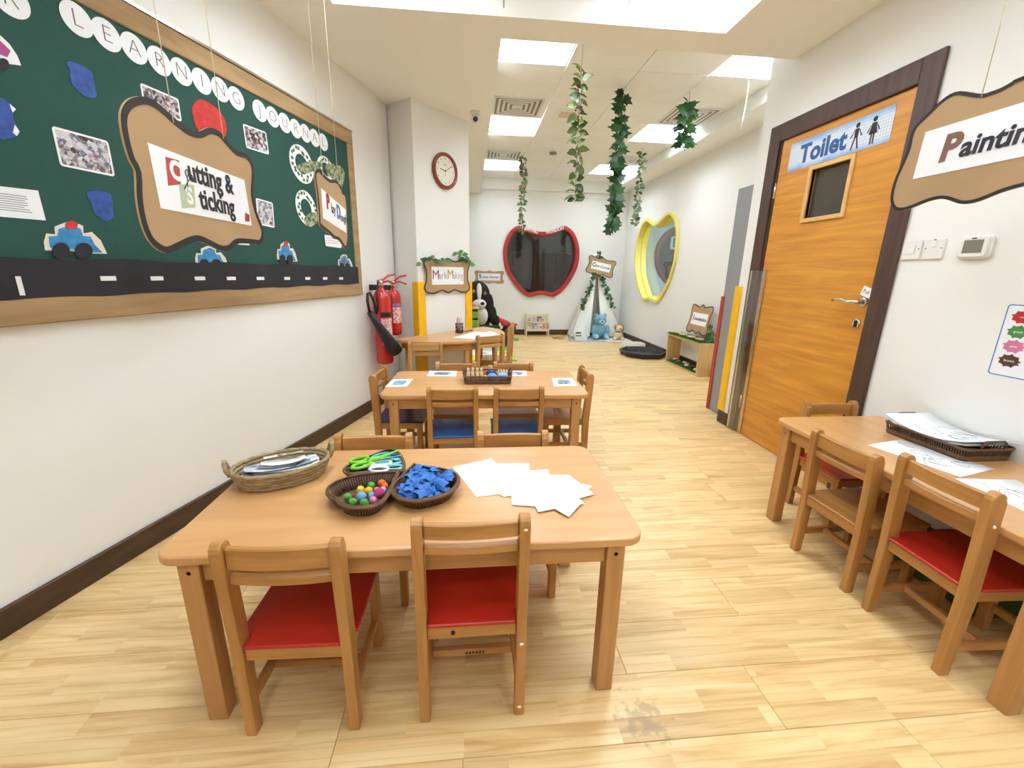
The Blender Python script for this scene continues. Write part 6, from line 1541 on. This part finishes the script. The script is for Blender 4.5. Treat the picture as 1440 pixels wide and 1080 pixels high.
# white shallow box and black tray by the wall
t = thing('plastic_tub', 'shallow white plastic tub on the floor behind the black tray', 'tub', (2.72, 6.92, 0)); o = rrect(0.36, 0.24, 0.03, 4, 2.735, 6.92)
MB().prism(shrink(o, 0.01), 0.001, 0.006).build('base', M_white, t); MB().ring(o, shrink(o, 0.012), 0.006, 0.07).build('wall', M_white, t, bevel=0.003)
t = thing('mixing_tray', 'large black octagonal play tray lying on the floor', 'tray', (2.60, 6.18, 0)); M_tray = plain('tray_black', (44, 42, 48), 0.4)
oc = lambda r: [(2.60+r*cos(pi/8+pi/4*i), 6.18+r*1.12*sin(pi/8+pi/4*i)) for i in range(8)]
MB().prism(oc(0.30), 0.001, 0.012).build('base', M_tray, t)
n = 8; A, B_, C_, D_ = oc(0.31), oc(0.345), oc(0.315), oc(0.285)
MB().add([(*p, 0.001) for p in A]+[(*p, 0.075) for p in B_]+[(*p, 0.075) for p in C_]+[(*p, 0.0125) for p in D_], [(k*n+i, k*n+(i+1) % n, (k+1)*n+(i+1) % n, (k+1)*n+i) for k in range(3) for i in range(n)]).build('rim_wall', M_tray, t)
# investigation bench
bn = thing('display_crate', 'open pine crate bench with grass mats by the rear wall', 'crate', (2.83, 5.25, 0)); cx0, cx1, cy0, cy1, cz = 2.735, 2.93, 4.81, 5.68, 0.41
MB().box((cx0, cy0, 0), (cx1, cy0+0.03, cz)).build('side_panel', M_pine, bn, bevel=0.003); MB().box((cx0, cy1-0.03, 0), (cx1, cy1, cz)).build('side_panel', M_pine, bn, bevel=0.003)
MB().box((cx0, cy0+0.0305, 0.0), (cx1, cy1-0.0305, 0.03)).build('bottom_panel', M_pine, bn, bevel=0.003); MB().box((cx0, cy0+0.0305, cz-0.03), (cx1, cy1-0.0305, cz)).build('top_panel', M_pine, bn, bevel=0.003)
M_grass = plain('turf', (66, 110, 44), 0.95, var=0.4, scale=90, bump=0.6)
def turf(label, x0, x1, y0, y1, z, seed):
    t = thing('turf_mat', label, 'turf mat', ((x0+x1)/2, (y0+y1)/2, z)); r_ = random.Random(seed)
    MB().box((x0, y0, z+0.0003), (x1, y1, z+0.008)).build('backing', M_grass, t)
    b = MB()
    for k in range(1500):
        x, y = r_.uniform(x0, x1), r_.uniform(y0, y1); a = r_.uniform(0, 6.3); h_ = r_.uniform(0.012, 0.028); w_ = 0.0025
        b.add([(x-w_*cos(a), y-w_*sin(a), z+0.006), (x+w_*cos(a), y+w_*sin(a), z+0.006), (x+r_.uniform(-0.012, 0.012), y+r_.uniform(-0.012, 0.012), z+0.006+h_)], [(0, 1, 2)])
    g_ = b.build('grass_blades', M_grass, t); g_['kind'] = 'stuff'
turf('turf mat laid on top of the pine crate', cx0-0.012, cx1-0.004, cy0+0.0, cy1, cz, 5)
turf('turf mat on the floor of the pine crate', cx0+0.002, cx1-0.004, cy0+0.033, cy1-0.033, 0.03, 6)
M_slice = wood('wood_slice', (196, 160, 110), (222, 190, 142), 'X', scale=6); r_ = random.Random(9)
for k in range(4):
    y = cy0+0.14+0.2*k; x = cx0+0.05+0.02*r_.random()
    tag(MB().prism([(x+0.042*cos(a)*(1+0.1*sin(3*a)), y+0.085*sin(a)*(1+0.08*cos(2*a))) for a in [2*pi*i/16 for i in range(16)]], cz+0.022, cz+0.036).build('wood_slice', M_slice, bevel=0.003), 'flat wood slice lying on the turf on top of the crate', 'wood slice', 'wood slices on the crate top')
for k in range(9):
    y = cy0+0.10+0.083*k; x = cx0+0.04+0.09*r_.random(); c = [(200, 190, 170), (150, 110, 80), (96, 80, 64), (214, 206, 190), (190, 110, 76)][k % 5]
    tag(MB().ball((x, y, 0.053+0.012), (0.024+0.012*r_.random(), 0.034, 0.016), 12, 8, jit=0.08).build('pebble', plain('pebble_%d' % (k % 5), c, 0.7)), ['pale', 'brown', 'dark', 'cream', 'rusty'][k % 5]+' stone on the turf inside the pine crate', 'stone', 'stones inside the crate')
q = on_x(979, 449, 2.80)
mI = fr((2.845, q.y, q.z), (0, -1, 0), Vector((0.16, 0, 1)))
small_sign('cardboard Investigation sign leaning on the wall, on the crate', mI, 0.50, 0.37, 0.36, 0.15, [('I', -0.14, 0.01, 0.10, plain('text_rust', (150, 84, 50), 0.6), {'bold': 0.002}), ('nvestigation', 0.025, 0, 0.058, M_txt, {'bold': 0.001})], loc=(2.82, q.y, cz+0.02))
garland('ivy sprig in the corner of the crate top beside the red guard', [(2.86, 4.83, cz+0.02), (2.87, 4.84, cz+0.10), (2.86, 4.83, cz+0.19)], 9, 0.07, 0.04, [('ivy', 'ivy'), ('ivy', 'pale')], 41, group='sprigs by the crate', name='ivy_sprig')
# storage units behind the column
t = thing('tray_storage', 'wooden storage unit with green trays, half hidden by the clock column', 'storage unit', (-0.1, 7.1, 0)); ux0, ux1, uy0, uy1, uh = -0.36, 0.135, 6.95, 7.30, 0.60
for x in (ux0, (ux0+ux1)/2-0.009, ux1-0.018): MB().box((x, uy0, 0), (x+0.018, uy1, uh)).build('upright', M_pine, t, bevel=0.002)
MB().box((ux0, uy0, uh+0.0005), (ux1, uy1, uh+0.02)).build('top', M_pine, t, bevel=0.003); MB().box((ux0+0.0185, uy1-0.012, 0.02), (ux1-0.0185, uy1-0.001, uh)).build('back_panel', M_pine, t)
M_gtray = plain('tray_green', (120, 176, 60), 0.4)
for ci in range(2):
    xa = ux0+0.022+ci*((ux1-ux0)/2-0.009); xb = xa+(ux1-ux0)/2-0.035
    for k in range(4):
        z = 0.04+0.14*k
        tr_ = thing('storage_tray', 'green plastic tray slotted in the wooden storage unit', 'tray', ((xa+xb)/2, uy0, z), 0, 'green trays in the storage unit')
        b = MB(); b.box((xa, uy0-0.004, z), (xb, uy1-0.03, z+0.004)); b.box((xa, uy0-0.004, z+0.004), (xb, uy0+0.002, z+0.105)); b.box((xa, uy0+0.002, z+0.004), (xa+0.004, uy1-0.03, z+0.105)); b.box((xb-0.004, uy0+0.002, z+0.004), (xb, uy1-0.03, z+0.105)); b.box((xa+0.004, uy1-0.034, z+0.004), (xb-0.004, uy1-0.03, z+0.105)); b.build('bin', M_gtray, tr_)
        MB().box(((xa+xb)/2-0.03, uy0-0.014, z+0.085), ((xa+xb)/2+0.03, uy0-0.0045, z+0.098)).build('grip', M_gtray, tr_)
t = thing('low_shelf', 'low wooden shelf beside the green tray storage', 'shelf unit', (0.31, 7.1, 0))
MB().box((0.14, 6.95, 0), (0.158, 7.28, 0.27)).build('side_panel', M_pine, t); MB().box((0.47, 6.95, 0), (0.488, 7.28, 0.27)).build('side_panel', M_pine, t); MB().box((0.14, 6.95, 0.2705), (0.488, 7.28, 0.29)).build('top', M_pine, t, bevel=0.002); MB().box((0.1585, 6.96, 0.06), (0.4695, 7.28, 0.075)).build('shelf', M_pine, t)
turf('turf mat on the low shelf below the big plush dog', 0.145, 0.483, 6.955, 7.275, 0.29, 7)
# big plush dog
M_db = plain('plush_dog_black', (40, 34, 32), 0.95, bump=0.3); M_dw = plain('plush_dog_white', (236, 232, 226), 0.95, bump=0.3)
L0 = (0.12, 7.62, 0.0)
plush('plush_dog', 'giant black and white plush dog sitting behind the low shelf', L0, [((0.0, 0.02, 0.30), (0.22, 0.2, 0.30)), ((0.0, -0.06, 0.80), (0.215, 0.17, 0.235)), ((0.02, 0.0, 0.56), (0.15, 0.14, 0.16)), ((0.20, -0.02, 0.62), (0.085, 0.09, 0.20)), ((0.25, -0.06, 0.46), (0.085, 0.09, 0.16)), ((0.31, -0.10, 0.36), (0.085, 0.09, 0.10)), ((-0.2, -0.02, 0.62), (0.085, 0.09, 0.20)), ((-0.14, -0.16, 0.10), (0.09, 0.16, 0.10)), ((0.14, -0.16, 0.10), (0.09, 0.16, 0.10))], M_db,
      [('blaze', (0.025, -0.185, 0.84), (0.05, 0.06, 0.16), M_dw), ('muzzle', (0.03, -0.20, 0.65), (0.12, 0.10, 0.085), M_dw), ('bib', (0.05, -0.12, 0.44), (0.13, 0.12, 0.17), M_dw), ('nose', (0.08, -0.29, 0.665), (0.035, 0.025, 0.028), M_eye), ('brow_spot', (-0.06, -0.205, 0.86), (0.034, 0.02, 0.03), plain('plush_amber', (180, 130, 70), 0.9)), ('brow_spot', (0.125, -0.195, 0.83), (0.03, 0.02, 0.03), plain('plush_amber', (180, 130, 70), 0.9)), ('collar', (0.0, -0.17, 0.585), (0.12, 0.09, 0.022), plain('collar_blue', (120, 160, 176), 0.7))])
# doll lying on the floor cushions
q = on_y(716, 466, 6.9)
dl = thing('rag_doll', 'rag doll with brown face and red hat beside the low shelf', 'doll', (q.x, 6.9, 0.0))
MB().ball((q.x, 6.9, q.z), (0.085, 0.075, 0.095), 18, 12).build('head', plain('doll_skin', (140, 88, 62), 0.9), dl)
MB().tube([(q.x+0.10*cos(a), 6.885+0.02*sin(a*2), q.z+0.10*sin(a)) for a in [radians(20+200*i/12) for i in range(13)]], 0.028, 8).build('hair', M_db, dl)
MB().tube([(q.x-0.02, 6.91, q.z+0.09), (q.x-0.09, 6.93, q.z+0.14), (q.x-0.16, 6.95, q.z+0.21)], [0.07, 0.055, 0.012], 12).build('hat', plain('hat_red', (196, 44, 56), 0.8), dl)
MB().tube([(q.x+0.05, 6.9, q.z+0.10), (q.x+0.10, 6.9, q.z+0.105), (q.x+0.135, 6.9, q.z+0.12)], [0.045, 0.03, 0.008], 10).build('hat', plain('hat_red', (196, 44, 56), 0.8), dl)
MB().ball((q.x-0.02, 6.98, q.z*0.42), (0.10, 0.08, q.z*0.42-0.002), 16, 12).build('torso', plain('doll_dress', (70, 60, 66), 0.9), dl)
for s in (-1, 1): MB().ball((q.x+s*0.03, 6.832, q.z+0.012), (0.012, 0.008, 0.014), 10, 8).build('eye', M_eye, dl)
MB().tube([(q.x+0.03*u, 6.828+0.004*u*u, q.z-0.035+0.01*u*u) for u in (-1, -0.5, 0, 0.5, 1)], 0.004, 6).build('mouth', plain('doll_mouth', (90, 30, 34), 0.8), dl)
# foam play mat tiles
fc = [((244, 214, 60), 'yellow'), ((150, 200, 90), 'lime'), ((238, 236, 228), 'white'), ((250, 222, 90), 'bright yellow'), ((190, 196, 200), 'grey'), ((120, 190, 110), 'green')]
for k in range(6):
    x, y = 0.02+0.31*(k % 2), 5.75+0.36*(k//2); c, nm = fc[k]
    t = thing('foam_tile', nm+' foam play mat tile on the floor behind the half-round table', 'mat', (x+0.15, y+0.17, 0), 0, 'foam tiles behind the half-round table')
    MB().box((x, y, 0.0005), (x+0.305, y+0.355, 0.012)).build('tile', plain('foam_'+nm, c, 0.8), t, bevel=0.003)
    MB().prism(circle(0.07, 16, x+0.15, y+0.17), 0.0122, 0.0132).build('shape_inlay', plain('foam_'+fc[(k+2) % 6][1], fc[(k+2) % 6][0], 0.8), t)
q = on_z(722, 479, 0.0)
tag(MB().prism([(q.x-0.09, q.y-0.06), (q.x+0.09, q.y-0.05), (q.x+0.01, q.y+0.12)], 0.0005, 0.03).ring([(q.x-0.09, q.y-0.06), (q.x+0.09, q.y-0.05), (q.x+0.01, q.y+0.12)], [(q.x-0.05, q.y-0.04), (q.x+0.05, q.y-0.03), (q.x+0.01, q.y+0.06)], 0.03, 0.05).build('foam_wedge', plain('wedge_green', (150, 196, 110), 0.7)), 'pale green foam triangle on the open floor beside the doll', 'toy')
